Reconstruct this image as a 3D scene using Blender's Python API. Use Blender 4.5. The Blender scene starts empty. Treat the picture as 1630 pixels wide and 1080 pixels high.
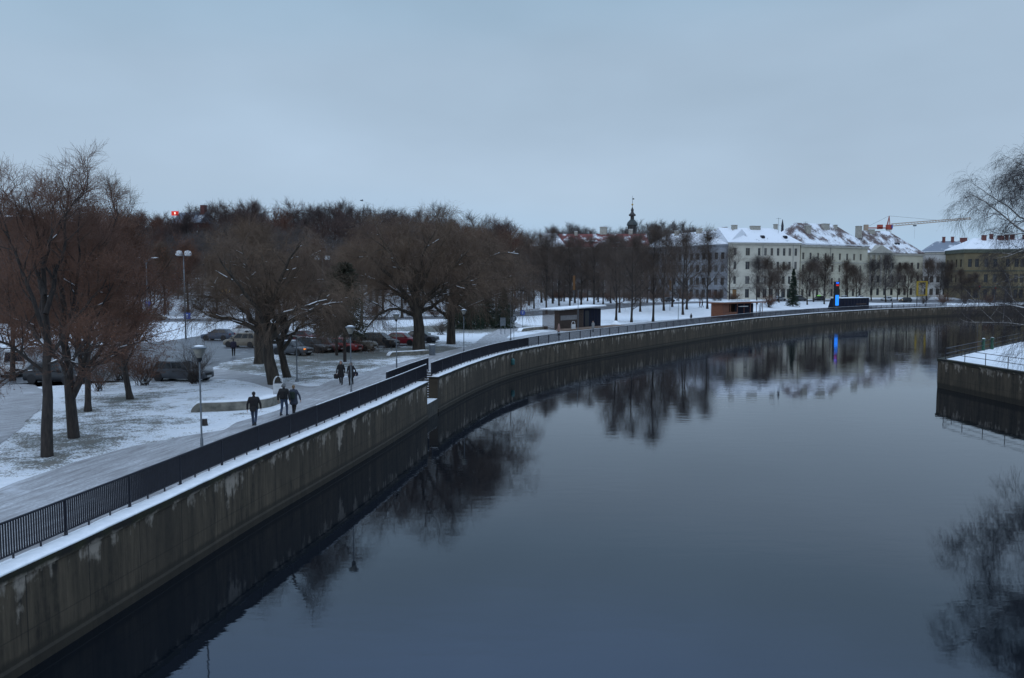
import bpy, bmesh, math, random
import numpy as np
from mathutils import Vector, Matrix, Euler

# ------------------------------------------------------------------ camera, sky, light
SC = bpy.context.scene
COL = SC.collection
F, CX, CY, ZC = 1250.0, 815.0, 540.0, 7.4
TH = math.atan(90.0 / F)
CT, ST = math.cos(TH), math.sin(TH)
cam_d = bpy.data.cameras.new('camera'); cam = bpy.data.objects.new('camera', cam_d); COL.objects.link(cam)
cam.location = (0, 0, ZC); cam.rotation_euler = (math.pi / 2 - TH, 0, 0)
cam_d.sensor_fit = 'HORIZONTAL'; cam_d.sensor_width = 36.0; cam_d.lens = 36.0 * F / 1630.0
cam_d.clip_start = 0.1; cam_d.clip_end = 6000
SC.camera = cam
SC.view_settings.view_transform = 'Standard'; SC.view_settings.look = 'None'
SC.view_settings.exposure = 0.0; SC.view_settings.gamma = 1.0
SC.view_settings.use_curve_mapping = False

world = bpy.data.worlds.new('World'); SC.world = world; world.use_nodes = True
nt = world.node_tree; nt.nodes.clear()
wo = nt.nodes.new('ShaderNodeOutputWorld'); mx = nt.nodes.new('ShaderNodeMixShader')
b1 = nt.nodes.new('ShaderNodeBackground'); b2 = nt.nodes.new('ShaderNodeBackground')
sky = nt.nodes.new('ShaderNodeTexSky'); sky.sky_type = 'NISHITA'; sky.sun_disc = False
SUN_EL, SUN_AZ = math.radians(9), math.radians(200)
sky.sun_elevation = SUN_EL; sky.sun_rotation = SUN_AZ
b1.inputs[1].default_value = 0.06; nt.links.new(sky.outputs[0], b1.inputs[0])
tc = nt.nodes.new('ShaderNodeTexCoord'); sep = nt.nodes.new('ShaderNodeSeparateXYZ')
nt.links.new(tc.outputs['Generated'], sep.inputs[0])
ns = nt.nodes.new('ShaderNodeTexNoise'); ns.inputs['Scale'].default_value = 1.6; ns.inputs['Detail'].default_value = 3.0
mpw = nt.nodes.new('ShaderNodeMapping'); mpw.inputs['Scale'].default_value = (1, 1, 3.2); mpw.inputs['Location'].default_value = (0.35, 0.2, 0)
nt.links.new(tc.outputs['Generated'], mpw.inputs[0]); nt.links.new(mpw.outputs[0], ns.inputs['Vector'])
mad = nt.nodes.new('ShaderNodeMath'); mad.operation = 'MULTIPLY_ADD'; mad.inputs[1].default_value = 0.12; mad.inputs[2].default_value = -0.06
nt.links.new(ns.outputs[0], mad.inputs[0])
ad = nt.nodes.new('ShaderNodeMath'); ad.operation = 'ADD'
nt.links.new(sep.outputs[2], ad.inputs[0]); nt.links.new(mad.outputs[0], ad.inputs[1])
rp = nt.nodes.new('ShaderNodeValToRGB'); els = rp.color_ramp.elements
rp.color_ramp.interpolation = 'EASE'
els[0].position = 0.0; els[0].color = (0.37, 0.54, 0.74, 1)
els[1].position = 1.0; els[1].color = (0.76, 0.97, 1.28, 1)
for p, c in ((0.14, (0.40, 0.52, 0.665, 1)), (0.24, (0.378, 0.498, 0.635, 1)), (0.33, (0.335, 0.474, 0.618, 1)), (0.48, (0.50, 0.72, 1.06, 1)), (0.66, (0.66, 0.90, 1.24, 1))):
    e = els.new(p); e.color = c
nt.links.new(ad.outputs[0], rp.inputs[0]); nt.links.new(rp.outputs[0], b2.inputs[0]); vr = nt.nodes.new('ShaderNodeMath'); vr.operation = 'MULTIPLY_ADD'; vr.inputs[1].default_value = 0.42; vr.inputs[2].default_value = 0.87
ns2 = nt.nodes.new('ShaderNodeTexNoise'); ns2.inputs['Scale'].default_value = 2.3; ns2.inputs['Detail'].default_value = 4.0
mp2 = nt.nodes.new('ShaderNodeMapping'); mp2.inputs['Scale'].default_value = (1, 1, 2.4); mp2.inputs['Location'].default_value = (2.1, 0.6, 0.3)
nt.links.new(tc.outputs['Generated'], mp2.inputs[0]); nt.links.new(mp2.outputs[0], ns2.inputs['Vector']); nt.links.new(ns2.outputs[0], vr.inputs[0]); nt.links.new(vr.outputs[0], b2.inputs[1])
mx.inputs[0].default_value = 0.92
nt.links.new(b1.outputs[0], mx.inputs[1]); nt.links.new(b2.outputs[0], mx.inputs[2]); nt.links.new(mx.outputs[0], wo.inputs[0])

sl = bpy.data.lights.new('sun', 'SUN'); so = bpy.data.objects.new('sun', sl); COL.objects.link(so)
sl.energy = 0.35; sl.angle = math.radians(40); sl.color = (1.0, 0.93, 0.85)
so.rotation_euler = (math.radians(90) - math.radians(35), 0, math.radians(-20))

# ------------------------------------------------------------------ helpers
def Y_on(px, py, z=0.0):
    """world point where the sight line of a photo pixel meets height z"""
    u, v = (px - CX) / F, (CY - py) / F
    d = (u, CT + v * ST, -ST + v * CT)
    t = (z - ZC) / d[2]
    return Vector((d[0] * t, d[1] * t, z))
def Wp(px, y, z):
    dep = y * CT - (z - ZC) * ST
    return Vector(((px - CX) / F * dep, y, z))
def Zp(py, y):
    v = (CY - py) / F
    return ZC + y * (v * CT - ST) / (CT + v * ST)

def mesh_np(name, V, Fs, mat=None, smooth=True, uv=None):
    """V (n,3); Fs list of int arrays (m,k)"""
    me = bpy.data.meshes.new(name)
    V = np.asarray(V, dtype=np.float32)
    Fs = [np.asarray(f, dtype=np.int32) for f in Fs if len(f)]
    loops = np.concatenate([f.ravel() for f in Fs]); tot = np.concatenate([np.full(len(f), f.shape[1], np.int32) for f in Fs])
    st = np.concatenate([[0], np.cumsum(tot)[:-1]]).astype(np.int32)
    me.vertices.add(len(V)); me.vertices.foreach_set('co', V.ravel())
    me.loops.add(len(loops)); me.loops.foreach_set('vertex_index', loops)
    me.polygons.add(len(tot)); me.polygons.foreach_set('loop_start', st); me.polygons.foreach_set('loop_total', tot)
    me.polygons.foreach_set('use_smooth', np.full(len(tot), smooth))
    if uv is not None:
        l = me.uv_layers.new(name='UVMap'); l.data.foreach_set('uv', np.asarray(uv, dtype=np.float32)[loops].ravel())
    me.update(calc_edges=True)
    if mat: me.materials.append(mat)
    return me

def link(name, me, parent=None, loc=None, rz=0.0):
    o = bpy.data.objects.new(name, me); COL.objects.link(o)
    if parent is not None: o.parent = parent
    if loc is not None: o.location = loc
    if rz: o.rotation_euler = (0, 0, rz)
    return o
def tag(o, label=None, cat=None, group=None, kind=None):
    if label: o['label'] = label
    if cat: o['category'] = cat
    if group: o['group'] = group
    if kind: o['kind'] = kind
    return o
def thing(name, label, cat, loc=(0, 0, 0), rz=0.0, group=None):
    o = bpy.data.objects.new(name, None); COL.objects.link(o)
    o.empty_display_size = 0.3
    o.location = loc; o.rotation_euler = (0, 0, rz)
    return tag(o, label, cat, group)
def kids(o): return list(o.children)
def copy_tree(o, parent=None):
    c = o.copy(); COL.objects.link(c); c.parent = parent
    for ch in kids(o): copy_tree(ch, c)
    return c

class MB:
    """mesh collector: several shapes, ONE mesh object"""
    def __init__(s): s.v = []; s.f = []; s.m = []
    def add(s, vs, fs, m=0):
        b = len(s.v); s.v += [tuple(v) for v in vs]; s.f += [tuple(b + i for i in f) for f in fs]; s.m += [m] * len(fs); return s
    def box(s, x0, x1, y0, y1, z0, z1, m=0):
        vs = [(x0, y0, z0), (x1, y0, z0), (x1, y1, z0), (x0, y1, z0), (x0, y0, z1), (x1, y0, z1), (x1, y1, z1), (x0, y1, z1)]
        return s.add(vs, [(0, 3, 2, 1), (4, 5, 6, 7), (0, 1, 5, 4), (1, 2, 6, 5), (2, 3, 7, 6), (3, 0, 4, 7)], m)
    def bar(s, p, q, w, h, m=0):
        """box beam from p to q, w sideways, h in the other direction"""
        p, q = Vector(p), Vector(q); t = (q - p).normalized()
        ref = Vector((0, 0, 1)) if abs(t.z) < 0.95 else Vector((0, 1, 0))
        a = t.cross(ref).normalized(); b = a.cross(t)
        vs = []
        for c in (p, q):
            for sa, sb in ((-1, -1), (1, -1), (1, 1), (-1, 1)): vs.append(c + a * sa * w / 2 + b * sb * h / 2)
        return s.add(vs, [(0, 1, 2, 3), (7, 6, 5, 4), (0, 4, 5, 1), (1, 5, 6, 2), (2, 6, 7, 3), (3, 7, 4, 0)], m)
    def tube(s, pts, rs, n=8, cap=True, m=0):
        pts = [Vector(p) for p in pts]; b = len(s.v); k = len(pts)
        if not hasattr(rs, '__len__'): rs = [rs] * k
        t0 = (pts[1] - pts[0]).normalized(); ref = Vector((0, 0, 1)) if abs(t0.z) < 0.8 else Vector((1, 0, 0))
        for i, p in enumerate(pts):
            t = (pts[min(i + 1, k - 1)] - pts[max(i - 1, 0)]).normalized()
            a = t.cross(ref).normalized(); c = a.cross(t)
            for j in range(n):
                an = 2 * math.pi * j / n
                s.v.append(tuple(p + a * math.cos(an) * rs[i] + c * math.sin(an) * rs[i]))
        for i in range(k - 1):
            for j in range(n):
                s.f.append((b + i * n + j, b + i * n + (j + 1) % n, b + (i + 1) * n + (j + 1) % n, b + (i + 1) * n + j)); s.m.append(m)
        if cap:
            s.f.append(tuple(b + j for j in range(n))[::-1]); s.m.append(m)
            s.f.append(tuple(b + (k - 1) * n + j for j in range(n))); s.m.append(m)
        return s
    def lathe(s, prof, c=(0, 0, 0), n=16, m=0):
        b = len(s.v)
        for r, z in prof:
            for j in range(n):
                an = 2 * math.pi * j / n; s.v.append((c[0] + r * math.cos(an), c[1] + r * math.sin(an), c[2] + z))
        for i in range(len(prof) - 1):
            for j in range(n):
                s.f.append((b + i * n + j, b + i * n + (j + 1) % n, b + (i + 1) * n + (j + 1) % n, b + (i + 1) * n + j)); s.m.append(m)
        s.f.append(tuple(b + j for j in range(n))[::-1]); s.m.append(m)
        s.f.append(tuple(b + (len(prof) - 1) * n + j for j in range(n))); s.m.append(m)
        return s
    def prism(s, poly, z0, z1, m=0):
        n = len(poly); vs = [(x, y, z0) for x, y in poly] + [(x, y, z1) for x, y in poly]
        fs = [tuple(range(n))[::-1], tuple(range(n, 2 * n))] + [(i, (i + 1) % n, n + (i + 1) % n, n + i) for i in range(n)]
        return s.add(vs, fs, m)
    def ball(s, c, r, n=10, k=7, m=0):
        if not hasattr(r, '__len__'): r = (r, r, r)
        b = len(s.v)
        for i in range(k + 1):
            ph = math.pi * i / k
            for j in range(n):
                an = 2 * math.pi * j / n
                s.v.append((c[0] + r[0] * math.sin(ph) * math.cos(an), c[1] + r[1] * math.sin(ph) * math.sin(an), c[2] - r[2] * math.cos(ph)))
        for i in range(k):
            for j in range(n):
                s.f.append((b + i * n + j, b + i * n + (j + 1) % n, b + (i + 1) * n + (j + 1) % n, b + (i + 1) * n + j)); s.m.append(m)
        return s
    def mesh(s, name, mats, smooth=False, bevel=0.0):
        me = bpy.data.meshes.new(name); me.from_pydata(s.v, [], s.f)
        for m in (mats if isinstance(mats, (list, tuple)) else [mats]): me.materials.append(m)
        me.polygons.foreach_set('material_index', s.m)
        bm = bmesh.new(); bm.from_mesh(me)
        bmesh.ops.remove_doubles(bm, verts=bm.verts, dist=1e-5)
        if bevel: bmesh.ops.bevel(bm, geom=[e for e in bm.edges if len(e.link_faces) == 2 and e.calc_face_angle(0) > 0.5], offset=bevel, segments=2, affect='EDGES', clamp_overlap=True)
        bmesh.ops.recalc_face_normals(bm, faces=bm.faces)
        bm.to_mesh(me); bm.free()
        if smooth:
            me.polygons.foreach_set('use_smooth', [True] * len(me.polygons))
            if smooth == 'auto': me.set_sharp_from_angle(angle=math.radians(38))
        me.update(); return me
    def build(s, name, mats, parent=None, smooth=False, bevel=0.0, loc=None, rz=0.0):
        return link(name, s.mesh(name, mats, smooth, bevel), parent, loc, rz)

# ------------------------------------------------------------------ materials
def N(t, kind, **kw):
    n = t.nodes.new(kind)
    for k, v in kw.items():
        if k.startswith('i_'): n.inputs[int(k[2:])].default_value = v
        else: setattr(n, k, v)
    return n
def base_mat(name):
    m = bpy.data.materials.new(name); m.use_nodes = True; t = m.node_tree
    return m, t, t.nodes['Principled BSDF']
def pmat(name, c1, c2=None, scale=4.0, rough=0.7, bump=0.0, metal=0.0, stretch=(1, 1, 1), detail=5.0, spec=None, lo=0.35, hi=0.65):
    m, t, b = base_mat(name)
    c2 = c2 or tuple(x * 0.75 for x in c1)
    co = N(t, 'ShaderNodeTexCoord'); mp = N(t, 'ShaderNodeMapping'); mp.inputs['Scale'].default_value = stretch
    t.links.new(co.outputs['Object'], mp.inputs[0])
    n = N(t, 'ShaderNodeTexNoise'); n.inputs['Scale'].default_value = scale; n.inputs['Detail'].default_value = detail
    t.links.new(mp.outputs[0], n.inputs['Vector'])
    r = N(t, 'ShaderNodeValToRGB'); r.color_ramp.elements[0].position = lo; r.color_ramp.elements[1].position = hi
    r.color_ramp.elements[0].color = (*c2, 1); r.color_ramp.elements[1].color = (*c1, 1)
    t.links.new(n.outputs[0], r.inputs[0]); t.links.new(r.outputs[0], b.inputs['Base Color'])
    b.inputs['Roughness'].default_value = rough; b.inputs['Metallic'].default_value = metal
    if spec is not None: b.inputs['Specular IOR Level'].default_value = spec
    if bump:
        bp = N(t, 'ShaderNodeBump'); bp.inputs['Strength'].default_value = bump; bp.inputs['Distance'].default_value = 0.05
        t.links.new(n.outputs[0], bp.inputs['Height']); t.links.new(bp.outputs[0], b.inputs['Normal'])
    return m
def emat(name, c, s):
    m, t, b = base_mat(name); b.inputs['Base Color'].default_value = (c[0] * .12, c[1] * .12, c[2] * .12, 1)
    b.inputs['Emission Color'].default_value = (*c, 1); b.inputs['Emission Strength'].default_value = s
    n = N(t, 'ShaderNodeTexNoise'); n.inputs['Scale'].default_value = 3
    mm = N(t, 'ShaderNodeMath', operation='MULTIPLY_ADD', i_1=0.4 * s, i_2=0.8 * s)
    t.links.new(n.outputs[0], mm.inputs[0]); t.links.new(mm.outputs[0], b.inputs['Emission Strength'])
    return m
def math_n(t, op, a, b=None, c=None, clamp=False):
    n = N(t, 'ShaderNodeMath', operation=op, use_clamp=clamp)
    for i, x in enumerate((a, b, c)):
        if x is None: continue
        if isinstance(x, (int, float)): n.inputs[i].default_value = x
        else: t.links.new(x, n.inputs[i])
    return n.outputs[0]
def mixc(t, f, a, b):
    n = N(t, 'ShaderNodeMix', data_type='RGBA')
    for i, x in ((0, f), (6, a), (7, b)):
        if isinstance(x, (int, float)): n.inputs[i].default_value = x
        elif isinstance(x, tuple): n.inputs[i].default_value = (*x, 1)
        else: t.links.new(x, n.inputs[i])
    return n.outputs[2]
def noise_n(t, vec, scale, detail=4.0, rough=0.55):
    n = N(t, 'ShaderNodeTexNoise'); n.inputs['Scale'].default_value = scale; n.inputs['Detail'].default_value = detail; n.inputs['Roughness'].default_value = rough
    t.links.new(vec, n.inputs['Vector']); return n.outputs[0]
def map_n(t, vec, sc):
    n = N(t, 'ShaderNodeMapping'); n.inputs['Scale'].default_value = sc; t.links.new(vec, n.inputs[0]); return n.outputs[0]

M = {}
M['snow'] = pmat('snow', (0.86, 0.88, 0.91), (0.76, 0.79, 0.83), 3.0, 0.75, 0.4)
M['bark'] = pmat('bark', (0.044, 0.035, 0.030), (0.018, 0.014, 0.013), 9.0, 0.9, 0.8, stretch=(1, 1, 0.25))
M['bark_old'] = pmat('bark_old', (0.060, 0.048, 0.037), (0.019, 0.016, 0.013), 5.0, 0.9, 1.0, stretch=(1, 1, 0.2))
M['twig'] = pmat('twig', (0.100, 0.070, 0.053), (0.056, 0.040, 0.032), 0.6, 0.85)
M['twig_willow'] = pmat('twig_willow', (0.160, 0.106, 0.070), (0.084, 0.056, 0.040), 0.5, 0.85)
M['twig_red'] = pmat('twig_red', (0.142, 0.070, 0.045), (0.085, 0.044, 0.030), 0.4, 0.85)
M['twig_hill'] = pmat('twig_hill', (0.088, 0.053, 0.045), (0.045, 0.031, 0.029), 0.07, 0.9)
M['twig_rust'] = pmat('twig_rust', (0.122, 0.052, 0.032), (0.072, 0.035, 0.025), 0.07, 0.9)
M['twig_grey'] = pmat('twig_grey', (0.098, 0.084, 0.081), (0.056, 0.050, 0.050), 0.1, 0.9)
M['birch_bark'] = pmat('birch_bark', (0.42, 0.40, 0.38), (0.06, 0.05, 0.05), 6.0, 0.8, 0.3, stretch=(1, 1, 3))
M['leaf_dead'] = pmat('leaf_dead', (0.175, 0.072, 0.034), (0.10, 0.043, 0.022), 0.7, 0.8)
M['needle'] = pmat('needle', (0.022, 0.045, 0.024), (0.010, 0.022, 0.014), 1.2, 0.8)
M['needle_brown'] = pmat('needle_brown', (0.05, 0.048, 0.026), (0.022, 0.024, 0.014), 1.2, 0.8)
M['dark_steel'] = pmat('dark_steel', (0.012, 0.014, 0.024), (0.008, 0.009, 0.016), 5.0, 0.55)
M['steel'] = pmat('steel', (0.16, 0.18, 0.20), (0.10, 0.115, 0.13), 6.0, 0.5, metal=0.3)
M['black'] = pmat('black', (0.012, 0.012, 0.014), (0.007, 0.007, 0.009), 8.0, 0.6)
M['rubber'] = pmat('rubber', (0.016, 0.016, 0.017), (0.01, 0.01, 0.011), 12.0, 0.85)
M['glass_dark'] = pmat('glass_dark', (0.02, 0.025, 0.03), (0.012, 0.014, 0.018), 1.0, 0.08)
M['lamp_glass'] = pmat('lamp_glass', (0.26, 0.25, 0.21), (0.18, 0.175, 0.16), 6.0, 0.25)
M['twig_birch'] = pmat('twig_birch', (0.05, 0.04, 0.042), (0.03, 0.025, 0.027), 0.6, 0.85)
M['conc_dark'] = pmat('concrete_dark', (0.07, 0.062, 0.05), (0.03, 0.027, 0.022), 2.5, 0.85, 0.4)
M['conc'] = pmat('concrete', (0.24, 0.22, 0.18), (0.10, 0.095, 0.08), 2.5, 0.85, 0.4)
M['white_paint'] = pmat('white_paint', (0.62, 0.63, 0.64), (0.45, 0.46, 0.47), 3.0, 0.5)
M['skin'] = pmat('skin', (0.48, 0.30, 0.23), (0.40, 0.24, 0.18), 20.0, 0.55)

# concrete quay wall: streaks, lime bloom near the top, moss on the coping, wet foot
def quay_mat():
    m, t, b = base_mat('quay_concrete')
    uv = N(t, 'ShaderNodeUVMap').outputs[0]; sp = N(t, 'ShaderNodeSeparateXYZ'); t.links.new(uv, sp.inputs[0]); U, V = sp.outputs[0], sp.outputs[1]
    fine = noise_n(t, uv, 3.0, 6); big = noise_n(t, uv, 0.35, 3)
    streak = noise_n(t, map_n(t, uv, (1.0, 0.10, 1)), 2.6, 6, 0.65)
    streak2 = noise_n(t, map_n(t, uv, (1.0, 0.22, 1)), 1.1, 5, 0.6)
    c = mixc(t, math_n(t, 'MULTIPLY_ADD', math_n(t, 'SUBTRACT', streak, 0.5), 4.0, 0.45, True), (0.024, 0.021, 0.017), (0.165, 0.142, 0.108))
    c = mixc(t, math_n(t, 'MULTIPLY_ADD', math_n(t, 'SUBTRACT', fine, 0.5), 1.6, 0.25, True), c, (0.11, 0.098, 0.072))
    c = mixc(t, math_n(t, 'MULTIPLY', math_n(t, 'MULTIPLY_ADD', math_n(t, 'SUBTRACT', big, 0.52), 6, 0, True), 0.6), c, (0.055, 0.050, 0.038))
    c = mixc(t, math_n(t, 'MULTIPLY', math_n(t, 'MULTIPLY_ADD', math_n(t, 'SUBTRACT', noise_n(t, map_n(t, uv, (1, .5, 1)), 0.16, 4), 0.5), 5, 0.4, True), 0.7), c, mixc(t, streak2, (0.03, 0.027, 0.022), (0.085, 0.075, 0.058)))
    # lime bloom hanging from the upper third
    bl = math_n(t, 'ADD', math_n(t, 'MULTIPLY', streak2, 1.0), math_n(t, 'MULTIPLY', math_n(t, 'ADD', V, 1.15), 0.14))
    bl = math_n(t, 'ADD', bl, math_n(t, 'MULTIPLY', math_n(t, 'SUBTRACT', fine, 0.5), 0.25))
    bl = math_n(t, 'MULTIPLY', math_n(t, 'MULTIPLY_ADD', math_n(t, 'SUBTRACT', bl, 0.60), 12, 0, True), 0.85)
    c = mixc(t, bl, c, (0.44, 0.43, 0.41))
    # joints between the cast panels
    fr = math_n(t, 'FRACT', math_n(t, 'MULTIPLY', U, 1 / 2.4))
    c = mixc(t, math_n(t, 'MULTIPLY', math_n(t, 'LESS_THAN', fr, 0.016), 0.75), c, (0.014, 0.013, 0.011))
    # moss band under the coping
    mo = math_n(t, 'ADD', math_n(t, 'MULTIPLY', math_n(t, 'ADD', V, 0.30), 7.0), math_n(t, 'MULTIPLY', math_n(t, 'SUBTRACT', noise_n(t, uv, 1.3, 5), 0.5), 2.4), None, True)
    c = mixc(t, mo, c, mixc(t, math_n(t, 'MULTIPLY_ADD', math_n(t, 'SUBTRACT', noise_n(t, uv, 0.9, 4), 0.5), 5, 0.4, True), (0.013, 0.012, 0.010), (0.026, 0.030, 0.010)))
    # horizontal cast line and wet foot
    wl = math_n(t, 'LESS_THAN', math_n(t, 'ABSOLUTE', math_n(t, 'ADD', V, 1.78)), 0.02)
    c = mixc(t, math_n(t, 'MULTIPLY', wl, 0.45), c, (0.02, 0.018, 0.015))
    wet = math_n(t, 'MULTIPLY_ADD', math_n(t, 'SUBTRACT', math_n(t, 'ADD', math_n(t, 'MULTIPLY', fine, 0.25), -2.36), V), 8.0, 0, True)
    c = mixc(t, math_n(t, 'MULTIPLY', wet, 0.8), c, (0.026, 0.024, 0.018))
    sc = N(t, 'ShaderNodeMix', data_type='RGBA', blend_type='MULTIPLY'); sc.inputs[0].default_value = 1.0; sc.inputs[7].default_value = (0.80, 0.69, 0.59, 1); t.links.new(c, sc.inputs[6]); c = sc.outputs[2]
    t.links.new(c, b.inputs['Base Color']); b.inputs['Roughness'].default_value = 0.85
    bp = N(t, 'ShaderNodeBump'); bp.inputs['Strength'].default_value = 0.6; bp.inputs['Distance'].default_value = 0.03
    t.links.new(math_n(t, 'ADD', fine, streak), bp.inputs['Height']); t.links.new(bp.outputs[0], b.inputs['Normal'])
    return m
M['quay'] = quay_mat()

def ground_mat():
    m, t, b = base_mat('snowy_ground')
    co = N(t, 'ShaderNodeTexCoord').outputs['Object']
    at = N(t, 'ShaderNodeAttribute', attribute_name='grass').outputs['Fac']
    n1 = noise_n(t, co, 8.5, 6, 0.78); n2 = noise_n(t, co, 0.35, 4); n3 = noise_n(t, co, 1.4, 5)
    s = math_n(t, 'ADD', n1, math_n(t, 'MULTIPLY', math_n(t, 'SUBTRACT', n2, 0.5), 0.5))
    s = math_n(t, 'ADD', s, math_n(t, 'MULTIPLY', math_n(t, 'SUBTRACT', n3, 0.5), 0.35))
    th = math_n(t, 'MULTIPLY_ADD', at, -0.34, 0.70)
    g = math_n(t, 'MULTIPLY', math_n(t, 'SUBTRACT', s, th), 9.0, None, True)
    gc = mixc(t, math_n(t, 'MULTIPLY_ADD', math_n(t, 'SUBTRACT', n3, 0.5), 3, 0.5, True), (0.020, 0.030, 0.010), (0.075, 0.060, 0.032))
    sc = mixc(t, math_n(t, 'MULTIPLY_ADD', math_n(t, 'SUBTRACT', n3, 0.5), 2.0, 0.5, True), (0.66, 0.70, 0.75), (0.86, 0.88, 0.91))
    g = math_n(t, 'MULTIPLY', g, 0.88)
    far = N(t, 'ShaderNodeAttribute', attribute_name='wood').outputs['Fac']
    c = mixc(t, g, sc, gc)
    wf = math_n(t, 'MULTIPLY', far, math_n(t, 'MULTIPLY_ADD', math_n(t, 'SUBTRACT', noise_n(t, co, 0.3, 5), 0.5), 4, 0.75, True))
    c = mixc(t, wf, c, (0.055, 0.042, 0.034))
    t.links.new(c, b.inputs['Base Color']); b.inputs['Roughness'].default_value = 0.8
    bp = N(t, 'ShaderNodeBump'); bp.inputs['Strength'].default_value = 0.7; bp.inputs['Distance'].default_value = 0.08
    t.links.new(math_n(t, 'ADD', n1, math_n(t, 'MULTIPLY', n3, 2.0)), bp.inputs['Height']); t.links.new(bp.outputs[0], b.inputs['Normal'])
    return m
M['ground'] = ground_mat()

def path_mat(name, lo, hi, patch, amount, fine=9.0, tyre=1.0, rough=0.65):
    """trodden snow over asphalt: uv.x runs along, uv.y across (metres)"""
    m, t, b = base_mat(name)
    uv = N(t, 'ShaderNodeUVMap').outputs[0]
    n1 = noise_n(t, map_n(t, uv, (0.16, 1.0, 1)), 3.2, 6, 0.65); n2 = noise_n(t, uv, 0.5, 4); n3 = noise_n(t, uv, fine, 5, 0.7)
    f = math_n(t, 'MULTIPLY_ADD', math_n(t, 'SUBTRACT', n1, 0.5), 3.4 * tyre, 0.5, True)
    c = mixc(t, f, lo, hi)
    c = mixc(t, math_n(t, 'MULTIPLY_ADD', math_n(t, 'SUBTRACT', n3, 0.5), 3.6, 0.3, True), c, patch)
    p = math_n(t, 'MULTIPLY_ADD', math_n(t, 'SUBTRACT', math_n(t, 'ADD', n2, math_n(t, 'MULTIPLY', math_n(t, 'SUBTRACT', n3, 0.5), 0.3)), amount), 8, 0, True)
    c = mixc(t, math_n(t, 'MULTIPLY', p, 0.7), c, (0.62, 0.65, 0.70))
    tr = noise_n(t, map_n(t, uv, (0.05, 1.0, 1)), 3.0, 3, 0.5)
    trk = math_n(t, 'MULTIPLY', math_n(t, 'LESS_THAN', math_n(t, 'ABSOLUTE', math_n(t, 'SUBTRACT', tr, 0.47)), 0.011), 0.7 * tyre)
    c = mixc(t, trk, c, lo)
    t.links.new(c, b.inputs['Base Color']); b.inputs['Roughness'].default_value = rough
    bp = N(t, 'ShaderNodeBump'); bp.inputs['Strength'].default_value = 0.4; bp.inputs['Distance'].default_value = 0.03
    t.links.new(math_n(t, 'ADD', n3, n1), bp.inputs['Height']); t.links.new(bp.outputs[0], b.inputs['Normal'])
    return m
M['path'] = path_mat('trodden_snow_path', (0.235, 0.23, 0.235), (0.52, 0.535, 0.56), (0.25, 0.245, 0.25), 0.60)
M['asphalt'] = path_mat('wet_asphalt', (0.055, 0.058, 0.065), (0.16, 0.168, 0.18), (0.07, 0.072, 0.08), 0.62, rough=0.4)
M['road'] = path_mat('slushy_road', (0.06, 0.062, 0.07), (0.22, 0.23, 0.25), (0.08, 0.082, 0.09), 0.60)

def water_mat():
    m, t, b = base_mat('river_water')
    b.inputs['Base Color'].default_value = (0.004, 0.006, 0.009, 1)
    b.inputs['Specular Tint'].default_value = (0.74, 1.0, 1.42, 1)
    b.inputs['Roughness'].default_value = 0.03; b.inputs['IOR'].default_value = 1.58
    co = N(t, 'ShaderNodeTexCoord').outputs['Object']
    n1 = noise_n(t, map_n(t, co, (0.35, 1.0, 1)), 1.5, 3, 0.5); n2 = noise_n(t, map_n(t, co, (0.5, 1, 1)), 0.09, 4)
    n3 = noise_n(t, map_n(t, co, (0.4, 1.0, 1)), 5.0, 2, 0.5)
    h = math_n(t, 'ADD', math_n(t, 'MULTIPLY', n1, 1.0), math_n(t, 'MULTIPLY', n3, 0.22))
    amp = math_n(t, 'MULTIPLY_ADD', math_n(t, 'SUBTRACT', n2, 0.48), 3.2, 0.35, True)
    spy = N(t, 'ShaderNodeSeparateXYZ'); t.links.new(co, spy.inputs[0])
    reach = N(t, 'ShaderNodeMapRange', interpolation_type='SMOOTHSTEP'); t.links.new(spy.outputs[1], reach.inputs[0])
    for i_, v_ in ((1, 45.0), (2, 150.0), (3, 0.8), (4, 2.3)): reach.inputs[i_].default_value = v_
    h = math_n(t, 'MULTIPLY', h, math_n(t, 'MULTIPLY', reach.outputs[0], math_n(t, 'MULTIPLY_ADD', amp, 0.75, 0.25)))
    bp = N(t, 'ShaderNodeBump'); bp.inputs['Strength'].default_value = 1.0; bp.inputs['Distance'].default_value = 0.0075
    t.links.new(h, bp.inputs['Height']); t.links.new(bp.outputs[0], b.inputs['Normal'])
    return m
M['water'] = water_mat()

def roof_mat(name, tile, tile2, amount, scale=0.35, stripes=True):
    m, t, b = base_mat(name)
    co = N(t, 'ShaderNodeTexCoord').outputs['Object']
    n = noise_n(t, map_n(t, co, (1, 1, 0.6)), scale, 5, 0.6); n2 = noise_n(t, co, 4.0, 3)
    s = math_n(t, 'MULTIPLY_ADD', math_n(t, 'SUBTRACT', math_n(t, 'ADD', n, math_n(t, 'MULTIPLY', math_n(t, 'SUBTRACT', n2, 0.5), 0.35)), amount), 9, 0, True)
    c = mixc(t, s, mixc(t, n2, tile2, tile), mixc(t, n2, (0.66, 0.70, 0.76), (0.82, 0.84, 0.88)))
    t.links.new(c, b.inputs['Base Color']); b.inputs['Roughness'].default_value = 0.75
    bp = N(t, 'ShaderNodeBump'); bp.inputs['Strength'].default_value = 0.5; bp.inputs['Distance'].default_value = 0.1
    t.links.new(math_n(t, 'ADD', s, n2), bp.inputs['Height']); t.links.new(bp.outputs[0], b.inputs['Normal'])
    return m
M['roof_snow'] = roof_mat('roof_snow', (0.28, 0.31, 0.36), (0.20, 0.22, 0.26), 0.26)
M['roof_red'] = roof_mat('roof_red', (0.19, 0.045, 0.045), (0.13, 0.03, 0.03), 0.54)
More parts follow.
